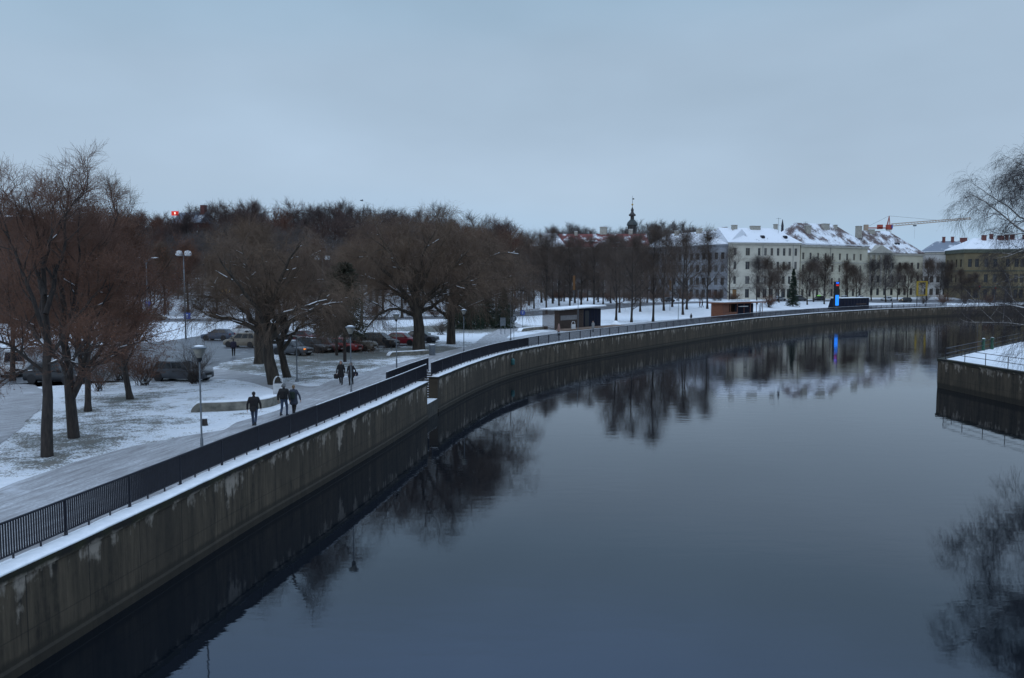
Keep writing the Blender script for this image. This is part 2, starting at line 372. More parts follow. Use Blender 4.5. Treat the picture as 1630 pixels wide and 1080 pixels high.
M['roof_brown'] = roof_mat('roof_brown', (0.125, 0.082, 0.075), (0.08, 0.055, 0.052), 0.45, 0.22)
M['roof_grey'] = roof_mat('roof_grey', (0.20, 0.235, 0.29), (0.15, 0.18, 0.225), 0.56)
M['chimney_red'] = pmat('chimney_red', (0.19, 0.07, 0.06), (0.10, 0.04, 0.04), 3.0, 0.85)
M['chimney_pale'] = pmat('chimney_pale', (0.42, 0.40, 0.35), (0.28, 0.27, 0.24), 2.0, 0.85)
# ------------------------------------------------------------------ river line and terrain
_pts = [(0, 918), (100, 872), (200, 826), (300, 779), (400, 732), (500, 690), (600, 646), (664, 616.5), (690, 603), (750, 579), (800, 563), (850, 552.5),
        (900, 544), (1000, 531), (1100, 518.5), (1200, 507), (1300, 498.5), (1400, 492.5), (1500, 489.0), (1560, 487.6)]
_w = np.array([[*Y_on(px, py, 0.0)][:2] for px, py in _pts])
d0 = (_w[0] - _w[3]) / np.linalg.norm(_w[0] - _w[3])
_w = np.vstack([_w[0] + d0 * 28, _w[0] + d0 * 10, _w, [[178, 262], [260, 292], [420, 330]]])
yy = np.linspace(_w[0, 1], _w[-1, 1], 3000)
xx = np.interp(yy, _w[:, 1], _w[:, 0])
ker = np.ones(61) / 61
xs = np.convolve(np.pad(xx, 30, mode='reflect', reflect_type='odd'), ker, 'valid')
seg = np.concatenate([[0], np.cumsum(np.hypot(np.diff(xs), np.diff(yy)))])
NL = int(seg[-1]); sL = np.arange(NL) * 1.0
WX, WY = np.interp(sL, seg, xs), np.interp(sL, seg, yy)
tx, ty = np.gradient(WX), np.gradient(WY); tl = np.hypot(tx, ty); TX, TY = tx / tl, ty / tl
def wl(s, off=0.0):
    """point on the river line at arc length s, off metres inland"""
    x, y = np.interp(s, sL, WX), np.interp(s, sL, WY); a, b = np.interp(s, sL, TX), np.interp(s, sL, TY)
    return np.stack([x - b * off, y + a * off], -1)
def s_at_y(y): return np.interp(y, WY, sL)
aw, ya = WX / np.maximum(WY, 0.5), WY
okm = WY > 3
_off = wl(sL, 1.85)
def d_wall(a): return np.interp(a, aw[okm], ya[okm])
oa, oy = _off[okm][:, 0] / _off[okm][:, 1], _off[okm][:, 1]

def sstep(a, b, x):
    t = np.clip((x - a) / (b - a), 0, 1); return t * t * (3 - 2 * t)
HPX = np.array([-900, -200, 0, 150, 270, 350, 500, 600, 690, 760, 800, 850, 900, 1000, 1130, 1200, 1260, 1400, 2600])
HH = np.array([12, 12, 13, 11, 12.5, 16.5, 18, 16, 16.5, 13, 10, 8, 19, 22, 19, 9, 0, 0, 0.])
HS = np.array([190, 190, 190, 190, 190, 195, 195, 195, 195, 195, 205, 240, 330, 330, 330, 330, 330, 330, 330.])
HE = np.array([320, 320, 320, 310, 315, 325, 330, 330, 330, 330, 330, 380, 460, 460, 460, 460, 460, 460, 460.])
def terrain(x, y):
    x, y = np.asarray(x, float), np.asarray(y, float)
    a = x / np.maximum(y, 1.0); px = CX + F * a
    dw = d_wall(a)
    z = 1.7 * sstep(0, 45, y - np.maximum(dw + 12, 172))
    z = z + np.interp(px, HPX, HH) * sstep(np.interp(px, HPX, HS), np.interp(px, HPX, HE), y)
    return z
def T(x, y): return float(terrain(x, y))
def G(px, py):
    """where the sight line of a photo pixel meets the terrain"""
    u, v = (px - CX) / F, (CY - py) / F
    d = np.array([u, CT + v * ST, -ST + v * CT]); t = np.arange(8, 460, 0.25)
    P = d[None] * t[:, None]; P[:, 2] += ZC
    h = P[:, 2] - terrain(P[:, 0], P[:, 1])
    i = int(np.argmax(h <= 0)) if (h <= 0).any() else len(t) - 1
    return Vector((P[i, 0], P[i, 1], terrain(P[i, 0], P[i, 1])))

# grass showing through: canopies keep the snow off
GRASS = [(75, 728, 4.5, .9), (117, 697, 5, 1.0), (140, 656, 4, .8), (208, 635, 5, .9), (160, 665, 9, .75), (230, 610, 8, .7), (300, 620, 6, .5), (100, 680, 10, .55), (250, 640, 9, .45),
         (435, 585, 7, 1.1), (470, 580, 9, 1.1), (520, 583, 9, .95), (540, 566, 8, 1.4), (570, 566, 7, 1.35), (600, 562, 7, 1.1), (667, 557, 9, 1.2), (640, 558, 8, 1.1),
         (718, 547, 5, .9), (470, 600, 7, .9), (560, 590, 6, .4), (750, 523, 12, 1.8), (715, 524, 10, 1.7), (790, 522, 8, 1.5), (1003, 513, 9, .55), (980, 511, 8, .5), (1040, 512, 8, .5), (365, 575, 5, .9)]
_gp = [(*G(a, b)[:2], r, k) for a, b, r, k in GRASS]
def grass_at(x, y):
    g = np.full(x.shape, 0.10)
    for gx, gy, r, k in _gp:
        g = np.maximum(g, k * np.exp(-(((x - gx) / r) ** 2 + ((y - gy) / r) ** 2) * 0.9))
    return g

def build_ground():
    a = np.concatenate([np.linspace(-5.5, -1.0, 60, endpoint=False), np.linspace(-1.0, 0.62, 420), np.linspace(0.63, 1.25, 40)])
    k = np.linspace(0, 1, 330)
    y0 = np.interp(a, oa, oy)[:, None]
    D = 2600.0
    yy2 = y0 + (D - y0) * (np.expm1(k * 6.0) / np.expm1(6.0))[None, :]
    X = a[:, None] * yy2; Z = terrain(X, yy2)
    # little swells in the lawn
    n, m = X.shape
    V = np.stack([X, yy2, Z], -1).reshape(-1, 3)
    I = np.arange(n * m).reshape(n, m)
    Fq = np.stack([I[:-1, :-1], I[1:, :-1], I[1:, 1:], I[:-1, 1:]], -1).reshape(-1, 4)
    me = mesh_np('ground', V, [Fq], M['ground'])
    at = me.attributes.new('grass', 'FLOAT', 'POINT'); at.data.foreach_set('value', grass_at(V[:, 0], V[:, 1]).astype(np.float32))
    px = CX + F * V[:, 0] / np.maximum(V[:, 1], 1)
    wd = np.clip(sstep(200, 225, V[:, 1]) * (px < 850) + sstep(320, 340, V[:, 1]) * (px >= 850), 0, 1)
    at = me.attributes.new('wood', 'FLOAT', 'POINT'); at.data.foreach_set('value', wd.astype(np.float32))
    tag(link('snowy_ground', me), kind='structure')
build_ground()

# ------------------------------------------------------------------ water
ZW = -2.8
wv = np.array([[-60, -60, ZW], [700, -60, ZW], [700, 420, ZW], [-60, 420, ZW]])
tag(link('river_water', mesh_np('river_water', wv, [[[0, 1, 2, 3]]], M['water'], False)), kind='structure')

# ------------------------------------------------------------------ quay walls
Y_N, Y_F, Y_F2 = 58.2, 61.2, 64.6          # the landing between near and far wall; far wall is thin beside the stairs
sN, sF, sF2 = float(s_at_y(Y_N)), float(s_at_y(Y_F)), float(s_at_y(Y_F2))
def ribbon(s0, s1, prof, step=1.0, uvs=None, vfun=None, close=True):
    """sweep a profile [(off, z)] along the river line; returns V,F,uv"""
    n = max(2, int((s1 - s0) / step) + 1); s = np.linspace(s0, s1, n); k = len(prof)
    V = np.zeros((n, k, 3)); UV = np.zeros((n, k, 2))
    for j, (o, z) in enumerate(prof):
        oo = o(s) if callable(o) else o
        zz = z(s) if callable(z) else z
        c = wl(s, oo if np.ndim(oo) else float(oo)) if not np.ndim(oo) else np.stack([np.interp(s, sL, WX) - np.interp(s, sL, TY) * oo, np.interp(s, sL, WY) + np.interp(s, sL, TX) * oo], -1)
        V[:, j, :2] = c; V[:, j, 2] = zz; UV[:, j, 0] = s; UV[:, j, 1] = zz if vfun is None else oo
    I = np.arange(n * k).reshape(n, k); m = k if close else k - 1
    jj = np.arange(m); j2 = (jj + 1) % k
    Fq = np.stack([I[:-1][:, jj], I[:-1][:, j2], I[1:][:, j2], I[1:][:, jj]], -1).reshape(-1, 4)
    Fs = [Fq]
    if close: Fs += [I[0][::-1][None], I[-1][None]]
    return V.reshape(-1, 3), Fs, UV.reshape(-1, 2)
def quay_wall(name, label, s0, s1, thick):
    prof = [(-0.06, -3.4), (-0.06, -2.55), (0.0, -2.48), (0.0, -0.27), (-0.07, -0.24), (-0.07, 0.0), (thick, 0.0), (thick, -3.4)]
    V, Fs, uv = ribbon(s0, s1, prof)
    o = link(name, mesh_np(name, V, Fs, M['quay'], False, uv))
    return o
def snow_strip(name, s0, s1, seed, parent=None):
    rng = np.random.default_rng(seed)
    n = 4000; base = np.convolve(rng.normal(size=n + 8), np.ones(9) / 9, 'valid')
    f = lambda s: np.interp(s * 3.0, np.arange(n), base)
    outer = lambda s: -0.065 + 0.05 * np.clip(f(s), -0.4, 1)
    outer2 = lambda s: 0.0 + 0.05 * np.clip(f(s), -0.4, 1)
    inner = lambda s: 0.72 + 0.16 * f(s + 300)
    top = lambda s: 0.052 + 0.03 * f(s + 611)
    V, Fs, uv = ribbon(s0, s1, [(outer, 0.002), (outer2, lambda s: top(s) * 0.8), (0.15, top), (0.45, top), (inner, 0.02), (inner, 0.002)], 0.33)
    return link(name, mesh_np(name, V, Fs, M['snow'], True, uv), parent)
w1 = quay_wall('quay_wall', '', 0.0, sN, 1.85); tag(w1, 'near stretch of stained concrete quay wall running up to the landing steps', 'wall')
snow_strip('snow', 0.0, sN - .02, 1, w1)
w2 = thing('quay_wall', 'far stretch of concrete quay wall curving away from the landing steps along the river', 'wall', (0, 0, 0))
a1 = quay_wall('wall', '', sF, sF2, 0.72); a1.parent = w2
a2 = quay_wall('wall', '', sF2 + .001, NL - 2.0, 1.85); a2.parent = w2
snow_strip('snow', sF + .02, NL - 4.0, 2, w2)

# landing and stairs cut into the quay
def quad_prism(mb, pts, z0, z1, m=0): mb.prism([tuple(p) for p in pts], z0, z1, m)
def patch(s0, s1, o0, o1): return [wl(s0, o0), wl(s1, o0), wl(s1, o1), wl(s0, o1)]
st = thing('landing_steps', 'snowy concrete steps leading down to a small landing in the quay wall', 'steps', (0, 0, 0))
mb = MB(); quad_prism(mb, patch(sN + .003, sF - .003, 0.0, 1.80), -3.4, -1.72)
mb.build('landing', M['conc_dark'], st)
mb = MB(); quad_prism(mb, patch(sN + .05, sF - .03, 0.03, 1.78), -1.718, -1.68); mb.build('snow', M['snow'], st, bevel=.012)
ns_ = 11; mb = MB(); sb = MB()
for i in range(ns_):
    q0 = sF + (sF2 - sF) * i / ns_; z1 = -1.72 + 1.72 * (i + 1) / ns_ - .01
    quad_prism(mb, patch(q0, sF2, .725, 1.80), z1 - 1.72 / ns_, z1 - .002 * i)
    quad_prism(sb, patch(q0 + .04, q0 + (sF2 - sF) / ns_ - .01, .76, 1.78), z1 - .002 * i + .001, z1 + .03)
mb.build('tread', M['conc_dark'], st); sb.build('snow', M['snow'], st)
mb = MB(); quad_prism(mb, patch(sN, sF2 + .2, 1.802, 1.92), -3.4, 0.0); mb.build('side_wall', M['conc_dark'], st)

# ------------------------------------------------------------------ promenade path, side paths, roads
def path_ribbon(name, s0, s1, o0, o1, z, mat, jag=0.25, seed=0, zf=None):
    rng = np.random.default_rng(seed); n = 6000; base = np.convolve(rng.normal(size=n + 12), np.ones(13) / 13, 'valid')
    f = lambda s: np.interp(s * 1.6, np.arange(n), base)
    in_ = (lambda s: (o1(s) if callable(o1) else o1) + jag * 2.2 * f(s))
    k = 7
    prof = []
    for j in range(k):
        t = j / (k - 1)
        prof.append(((lambda s, t=t: o0 * (1 - t) + in_(s) * t), z))
    V, Fs, uv = ribbon(s0, s1, prof, 0.7, close=False, vfun=1)
    V[:, 2] += terrain(V[:, 0], V[:, 1])
    return tag(link(name, mesh_np(name, V, Fs, mat, True, uv)), kind='structure')
_ip = [(-200, 865), (0, 775), (90, 746), (200, 713), (290, 694), (345, 688), (380, 672), (440, 655), (480, 630), (523, 607), (564, 598), (593, 590), (623, 582), (682, 566), (720, 557), (760, 549), (800, 541), (830, 535.5), (870, 528.5)]
_is, _io = [], []
for px, py in _ip:
    p = np.array(Y_on(px, py)[:2]); dd = np.hypot(WX - p[0], WY - p[1]); i = int(np.argmin(dd)); _is.append(sL[i]); _io.append(dd[i])
_is, _io = np.array(_is + [NL]), np.array(_io + [5.0])
inner_edge = lambda s: np.interp(s, _is, _io)
path_ribbon('promenade_path', 0, sN, 0.62, inner_edge, .012, M['path'], seed=1)
path_ribbon('promenade_path', sN, sF2, 1.9, inner_edge, .012, M['path'], seed=2)
path_ribbon('promenade_path', sF2, NL - 5, 0.66, inner_edge, .012, M['path'], seed=3)

def sheet(name, pixels, mat, z, res=1.2, smooth_it=True, jag=.0, seed=0):
    """filled ground patch from an outline given on the ground, draped over the terrain"""
    P = np.array([G(a, b)[:2] for a, b in pixels])
    if smooth_it:
        for _ in range(2):
            Q = np.roll(P, -1, 0); P = np.stack([P * .75 + Q * .25, P * .25 + Q * .75], 1).reshape(-1, 2)
    if jag:
        rng = np.random.default_rng(seed)
        Q = []
        for i in range(len(P)):
            a, b = P[i], P[(i + 1) % len(P)]; k = max(1, int(np.hypot(*(b - a)) / .6))
            for j in range(k): Q.append(a + (b - a) * j / k)
        P = np.array(Q); P = P + np.convolve(rng.normal(size=len(P) * 2 + 6), np.ones(4) / 4, 'valid')[:len(P) * 2].reshape(-1, 2) * jag
    bm = bmesh.new(); vs = [bm.verts.new((x, y, 0)) for x, y in P]; bm.faces.new(vs)
    bmesh.ops.triangulate(bm, faces=bm.faces[:])
    uvl = bm.loops.layers.uv.new('UVMap')
    for f in bm.faces:
        if f.normal.z < 0: f.normal_flip()
        for l in f.loops: l[uvl].uv = (l.vert.co.x * .6 + l.vert.co.y * .8, l.vert.co.y * .6 - l.vert.co.x * .8)
    for v in bm.verts: v.co.z = T(v.co.x, v.co.y) + z
    me = bpy.data.meshes.new(name); bm.to_mesh(me); bm.free(); me.materials.append(mat)
    return tag(link(name, me), kind='structure')
def strip(name, pixels, width, mat, z, jag=.15, seed=0, world=None, n=160):
    """path or road along a centre line"""
    P = np.array([G(a, b)[:2] for a, b in pixels]) if world is None else np.array(world, float)
    for _ in range(3):
        Q = np.empty((2 * len(P) - 2, 2)); Q[0::2] = P[:-1] * .75 + P[1:] * .25; Q[1::2] = P[:-1] * .25 + P[1:] * .75; P = np.vstack([P[:1], Q, P[-1:]])
    s = np.concatenate([[0], np.cumsum(np.hypot(*np.diff(P, axis=0).T))]); t = np.linspace(0, s[-1], n)
    X, Y = np.interp(t, s, P[:, 0]), np.interp(t, s, P[:, 1]); gx, gy = np.gradient(X), np.gradient(Y); l = np.hypot(gx, gy)
    rng = np.random.default_rng(seed); k = 7; V = np.zeros((n, k, 3)); UV = np.zeros((n, k, 2))
    for j in range(k):
        o = (j / (k - 1) - .5) * width + (rng.normal(size=n) * jag if j in (0, k - 1) else 0)
        V[:, j, 0] = X - gy / l * o; V[:, j, 1] = Y + gx / l * o; UV[:, j, 0] = t; UV[:, j, 1] = o
    V[:, :, 2] = terrain(V[:, :, 0], V[:, :, 1]) + z
    I = np.arange(n * k).reshape(n, k); Fq = np.stack([I[:-1, :-1], I[:-1, 1:], I[1:, 1:], I[1:, :-1]], -1).reshape(-1, 4)[:, ::-1]
    return tag(link(name, mesh_np(name, V.reshape(-1, 3), [Fq], mat, True, UV.reshape(-1, 2))), kind='structure')
sheet('parking_asphalt', [(-260, 650), (-60, 622), (0, 613), (120, 606), (255, 609), (300, 606), (335, 592), (352, 577), (420, 566), (480, 561), (560, 556), (640, 552), (690, 547), (688, 536), (560, 534), (400, 524), (330, 533), (250, 546), (100, 552), (-220, 560)], M['asphalt'], .008, jag=.12, seed=4)
sheet('side_path', [(505, 634), (470, 645), (440, 622), (400, 608), (360, 603), (325, 606), (318, 596), (340, 587), (372, 590), (420, 599), (460, 611), (500, 618), (540, 606), (535, 616)], M['path'], .008, jag=.12, seed=5)
sheet('street_path', [(0, 613), (62, 612), (74, 640), (40, 675), (0, 712), (-140, 800), (-420, 800), (-300, 640)], M['path'], .016, jag=.1, seed=6)
strip('side_path', [(768, 553), (800, 528), (822, 520), (800, 512), (776, 507)], 3.2, M['path'], .016, seed=7)
far_road = [(-95, 150), (-60, 153), (-20, 160), (0, 176), (20, 198), (55, 226), (105, 252), (160, 278), (240, 305)]
strip('street', None, 10.0, M['road'], .05, seed=8, world=far_road, n=400)
strip('pavement', None, 2.6, M['path'], .07, seed=9, world=[(x - 3.0 if x > -20 else x, y + 7.2) for x, y in far_road], n=400)

# ------------------------------------------------------------------ right bank
rb = [Y_on(1493, 571.5, 0)[:2], (42.2, 64), (41.6, 40), (41.2, 10), (41, -20), (150, -20), (150, 118), Y_on(1630, 541, 0)[:2]]
rb = [tuple(p) for p in rb]
_c = np.mean(np.array(rb), 0)
rbi = [tuple(np.array(p) + (_c - np.array(p)) / np.hypot(*(_c - np.array(p))) * .35) for p in rb]
tag(MB().prism(rbi, -3.0, -0.02).build('bank_ground', M['ground']), kind='structure')
def bank_wall():
    pts = [rb[3], rb[2], rb[1], rb[0], rb[7], rb[6]]
    mbv, fs, uv = [], [], []
    acc = 0; prof = [(0.05, -3.4), (0.0, -2.2), (0.0, -0.27), (-.07, -.24), (-.07, 0.02), (.55, 0.02), (.55, -0.4)]
    P = np.array(pts); n = len(P)
    for i in range(n):
        a = P[max(i - 1, 0)]; b = P[min(i + 1, n - 1)]
        d1 = P[i] - a if i else P[1] - P[0]; d2 = b - P[i] if i < n - 1 else P[-1] - P[-2]
        d1 = d1 / np.hypot(*d1); d2 = d2 / np.hypot(*d2); nrm = np.array([d1[1] + d2[1], -(d1[0] + d2[0])]); nrm = nrm / max(np.dot(nrm, [d1[1], -d1[0]]), .3)
        if i: acc += np.hypot(*(P[i] - P[i - 1]))
        for o, z in prof:
            q = P[i] + nrm * o; mbv.append((q[0], q[1], z)); uv.append((acc, z))
    k = len(prof); I = np.arange(n * k).reshape(n, k)
    Fq = np.stack([I[:-1, :-1], I[1:, :-1], I[1:, 1:], I[:-1, 1:]], -1).reshape(-1, 4)
    # the river is on the left of this line: offsets run inland
    return mesh_np('quay_wall', mbv, [Fq], M['quay'], False, uv)
o = link('quay_wall', bank_wall()); tag(o, 'concrete quay wall with a sharp corner on the right bank', 'wall')
# ------------------------------------------------------------------ quay railings
PAN = 2.95
def panel_mesh(th=.006, dp=.026):
    m = MB(); m.box(0, PAN, -.03, .03, 1.06, 1.11); m.box(0, PAN, -.022, .022, .15, .19)
    n = 33
    for i in range(n):
        x = .045 + (PAN - .09) * i / (n - 1); m.box(x - th, x + th, -dp, dp, .191, 1.059)
    for x in (PAN / 3, PAN * 2 / 3): m.box(x - .02, x + .02, -.02, .02, -.02, .149)
    return m.mesh('panel', M['dark_steel'])
def post_mesh():
    m = MB(); m.box(-.03, .03, -.04, .04, -.02, 1.059); m.box(-.07, .07, -.07, .07, .0, .03); return m.mesh('post', M['dark_steel'])
def snowcap_mesh():
    rng = random.Random(3); m = MB(); n = 14
    for i in range(n):
        x0, x1 = PAN * i / n, PAN * (i + 1) / n; h = .018 + .02 * rng.random()
        if rng.random() < .88: m.box(x0, x1, -.024, .024, 1.1105, 1.1105 + h)
    return m.mesh('snow', M['snow'])
PANEL, PANEL_THIN, POST, CAP = panel_mesh(), panel_mesh(.009, .011), post_mesh(), snowcap_mesh()
def railing(label, pts, snow_from=0, thin_from=999):
    root = thing('quay_railing', label, 'railing', (pts[0][0], pts[0][1], 0)); R0 = np.array(pts[0])
    for i in range(len(pts)):
        p = np.array(pts[i]) - R0
        q = np.array(pts[min(i + 1, len(pts) - 1)]) - R0 if i < len(pts) - 1 else p + (p - (np.array(pts[i - 1]) - R0))
        d = q - p; an = math.atan2(d[1], d[0])
        link('post', POST, root, (p[0], p[1], .0), an)
        if i < len(pts) - 1:
            e = link('panel', PANEL if i < thin_from else PANEL_THIN, root, (p[0], p[1], .0), an); e.scale = (np.hypot(*d) / PAN, 1, 1)
            if i >= snow_from: c = link('snow', CAP, e)
    return root
def rail_pts(s0, s1, off):
    n = max(1, int(round((s1 - s0) / PAN))); return [tuple(wl(s, off)) for s in np.linspace(s0, s1, n + 1)]
s_end = float(s_at_y(60.2)); s_off = 3.4 * PAN
railing('near black steel slat railing along the promenade edge up to the landing steps', rail_pts(s_end - PAN * 24, s_end, .62), 17)
railing('short black slat railing guarding the inner side of the landing steps', rail_pts(float(s_at_y(54.6)), float(s_at_y(65.0)), 1.98))
railing('long far black railing curving along the quay beyond the landing steps', rail_pts(sF + .2, sF + .2 + PAN * 78, .56), 0, 10)
# two-rail bank railing
BP = [rb[3], rb[2], rb[1], rb[0], rb[7]]
root = thing('bank_railing', 'thin dark two-rail railing on the snowy right bank corner', 'railing', (0, 0, 0))
ins = [(BP[0][0] + .45, BP[0][1]), (BP[1][0] + .45, BP[1][1]), (BP[2][0] + .45, BP[2][1]), (BP[3][0] + .55, BP[3][1] - .35), (BP[4][0] + .3, BP[4][1] - .4)]
for i in range(len(ins) - 1):
    a, b = np.array(ins[i]), np.array(ins[i + 1]); L = np.hypot(*(b - a)); n = max(1, int(L / 2.6))
    for j in range(n + (i == len(ins) - 2)):
        p = a + (b - a) * j / n
        MB().tube([(0, 0, 0), (0, 0, 1.05)], .03, 6).build('post', M['dark_steel'], root, loc=(p[0], p[1], 0))
    m = MB()
    for h in (.55, 1.06): m.bar((a[0], a[1], h), (b[0], b[1], h), .06, .045)
    m.build('rail', M['dark_steel'], root)
# small teal fender on the quay wall
p = wl(float(s_at_y(84)), -.12)
t = thing('mooring_fender', 'small teal mooring fender hung on the curved quay wall', 'fender', (p[0], p[1], 0))
MB().lathe([(.05, -1.45), (.2, -1.38), (.24, -1.1), (.22, -.85), (.08, -.72)], n=10).build('buoy', pmat('teal', (.03, .13, .13), (.02, .08, .09), 5, .5), t, smooth='auto')
MB().tube([(0, 0, -.72), (.02, -.03, -.3), (.1, .12, -.1)], .02, 6).build('rope', M['black'], t)

# ------------------------------------------------------------------ planters, benches of low concrete
def curved_wall(name, label, px, h, th, cat='wall', mat=None, snow=True):
    P = np.array([Y_on(a, b)[:2] for a, b in px])
    for _ in range(3):
        Q = np.empty((2 * len(P) - 2, 2)); Q[0::2] = P[:-1] * .75 + P[1:] * .25; Q[1::2] = P[:-1] * .25 + P[1:] * .75; P = np.vstack([P[:1], Q, P[-1:]])
    g = np.gradient(P, axis=0); g /= np.hypot(*g.T)[:, None]; nr = np.stack([-g[:, 1], g[:, 0]], -1)
    c = P.mean(0); n = len(P); root = thing(name, label, cat, (c[0], c[1], 0)); P = P - c
    def loft(o0, o1, z0, z1, nm, mt):
        V = np.zeros((n, 4, 3))
        for j, (o, z) in enumerate(((o0, z0), (o1, z0), (o1, z1), (o0, z1))): V[:, j, :2] = P + nr * o; V[:, j, 2] = np.where(z > .1, z * np.interp(np.arange(n) / n, [0, .16, .9, 1], [.12, 1, 1, .8]), z)
        I = np.arange(n * 4).reshape(n, 4); jj = np.arange(4); j2 = (jj + 1) % 4
        Fq = np.stack([I[:-1][:, jj], I[:-1][:, j2], I[1:][:, j2], I[1:][:, jj]], -1).reshape(-1, 4)
        link(nm, mesh_np(nm, V.reshape(-1, 3), [Fq, I[:1], I[-1:]], mt, False), root)
    loft(0, th, -.1, h, 'body', mat or M['conc'])
    if snow: loft(th * .25, th + .5, h + .002, h + .04, 'snow', M['snow'])
    return root
curved_wall('planter_wall', 'low curved concrete edging wall beside the litter bin and the three walkers', [(304, 657), (325, 656), (360, 655), (400, 652.5), (430, 649), (450, 641)], .5, .3)
curved_wall('planter_wall', 'low concrete edging wall in front of the biggest willow trunk', [(621, 568), (640, 566.8), (662, 566), (684, 564)], .4, .3)
curved_wall('planter_wall', 'low concrete edging wall just left of the brown slatted kiosk', [(831, 528.5), (848, 526), (872, 524.5)], .45, .3)

# ------------------------------------------------------------------ lamps, signs, bins
def lamp_post(label, px, d, h, group='promenade lamp posts', name='lamp_post'):
    p = Wp(px, d, 0); r = thing(name, label, 'street lamp', p, 0, group)
    MB().lathe([(.066, -.05), (.066, .9), (.05, .95), (.038, 1.0), (.034, h - .62)], n=10).build('pole', M['steel'], r, smooth='auto')
    hd = MB().lathe([(.05, h - .66), (.10, h - .6), (.11, h - .5), (.12, h - .48)], n=12).build('collar', M['black'], r, smooth='auto')
    MB().lathe([(.11, h - .478), (.26, h - .13), (.27, h - .1)], n=16).build('lantern', M['lamp_glass'], r, smooth='auto')
    c = MB().lathe([(.31, h - .098), (.32, h - .06), (.22, h - .01), (.05, h + .02)], n=16).build('cap', M['steel'], r, smooth='auto')
    MB().lathe([(.20, h - .002), (.16, h + .02), (.05, h + .04)], n=16).build('snow', M['snow'], c, smooth='auto')
    return r
lamp_post('grey lamp post nearest the camera, standing by the near railing', 322, 32.3, 4.78)
lamp_post('grey lamp post standing beside the couple dressed in black coats', 559.5, 47.3, 4.78)
lamp_post('grey lamp post behind the short inner railing of the landing steps', 631.5, 66, 4.78)
lamp_post('grey lamp post past the two big willow trunks', 738.5, 76.5, 4.78)
for px, py, h, lb in ((813, 542, 5.5, 'slim bare steel pole beside the round traffic signs'), (920, 527, 6.2, 'slim bare steel pole in front of the brown slatted kiosk'), (1079.5, 512, 5.2, 'slim bare steel pole on the far promenade between both kiosks'),
                      (473, 608, 4.6, 'thin steel pole on the grass behind the walking couple'), (1136, 506, 4.6, 'slim bare steel pole at the left end of the orange wooden kiosk')):
    p = G(px, py); r = thing('steel_pole', lb, 'pole', p)
    MB().tube([(0, 0, -.05), (0, 0, h)], [.06, .035], 8).build('shaft', M['steel'], r)
    MB().lathe([(.16, -.02), (.16, .06), (.08, .25)], n=10).build('base', M['steel'], r)
    MB().ball((0, 0, h), .06, 8, 6).build('cap', M['steel'], r)
def double_lamp(label, px, pyb, pyt, spread, globe=True):
    b = G(px, pyb); h = Zp(pyt, b.y) - b.z; k = b.y / F
    r = thing('double_street_lamp', label, 'street lamp', b, 0, 'tall double-armed street lamps')
    MB().tube([(0, 0, -.1), (0, 0, h * .5), (0, 0, h)], [.11, .09, .06], 8).build('pole', M['steel'], r, smooth=True)
    for s in (-1, 1):
        a = MB().tube([(0, 0, h - .1), (s * spread * .35 * k, 0, h + .55), (s * spread * k, 0, h + .75)] if globe else [(0, 0, h - .9), (s * spread * .4 * k, 0, h), (s * spread * k, 0, h + .25)], .035, 6).build('arm', M['steel'], r, smooth=True)
        if globe: MB().lathe([(.02, h + .72), (.34, h + .66), (.46, h + .35), (.44, h + .12), (.3, h + .02)], (s * spread * k, 0, 0), 12).build('lamp_shade', M['white_paint'], a, smooth='auto')
        else: MB().ball((s * (spread + 2.0) * k, 0, h + .26), (.6, .16, .09)).build('lamp_head', M['white_paint'], a, smooth=True)
double_lamp('tall street lamp with two white globe shades above the parking', 296, 540, 408, 7)
double_lamp('tall street lamp with two flat heads near the red traffic light', 236, 520, 413, 12, False)
double_lamp('tall street lamp with two white shades right of the leaning willow', 515, 520, 414, 8)
RED, BLUE_E = emat('red_light', (1.0, .03, .015), .6), emat('blue_light', (.01, .13, 1.0), 1.3)
BLUE = pmat('sign_blue', (.03, .09, .38), (.025, .07, .3), 4, .5)
def traffic_light(label, px, py, d, red=True):
    p = Wp(px, d, 0); z = Zp(py, d); g = T(p.x, d); r = thing('traffic_light', label, 'traffic light', (p.x, d, g))
    h = z - g; MB().tube([(0, .1, -.1), (0, .1, h + .5)], .06, 8).build('pole', M['steel'], r)
    MB().box(-.18, .18, -.12, .04, h - .85, h + .35).build('housing', M['black'], r, bevel=.03)
    for i, q in enumerate((.12, -.25, -.62)):
        MB().tube([(0, -.122, h + q), (0, -.15, h + q)], .13, 12).build('lens', RED if (i == 0) else M['glass_dark'], r)
        MB().tube([(0, -.122, h + q + .1), (0, -.25, h + q + .12)], .08, 6).build('visor', M['black'], r)
traffic_light('red traffic light beside a blue sign behind the left trees', 237.5, 494, 150)
traffic_light('red traffic light on the left in front of the yellow building', 1558, 457, 252)
traffic_light('red traffic light on the right in front of the yellow building', 1583, 459, 256)
def round_sign(label, px, py, pyb, mat, rad=.34, square=False):
    b = G(px, pyb); h = Zp(py, b.y) - b.z; r = thing('traffic_sign', label, 'sign', b)
    MB().tube([(0, .06, -.05), (0, .06, h)], .035, 6).build('pole', M['steel'], r)
    m = MB(); m.box(-rad, rad, -.02, .02, h - rad, h + rad) if square else m.tube([(0, -.02, h), (0, .02, h)], rad, 18)
    f = m.build('sign_plate', mat, r)
    m = MB(); m.tube([(0, -.032, h - rad * .55), (0, -.032, h + rad * .5)], .05, 6); m.tube([(-.14, -.03, h + rad * .2), (0, -.03, h + rad * .5), (.14, -.03, h + rad * .2)], .035, 6)
    m.build('arrow', M['white_paint'], f)
round_sign('round blue traffic sign on a pole left of the brown kiosk', 832, 498, 526, BLUE, .42)
round_sign('round grey-backed traffic sign beside the side path', 818, 507.5, 541, M['steel'], .36)
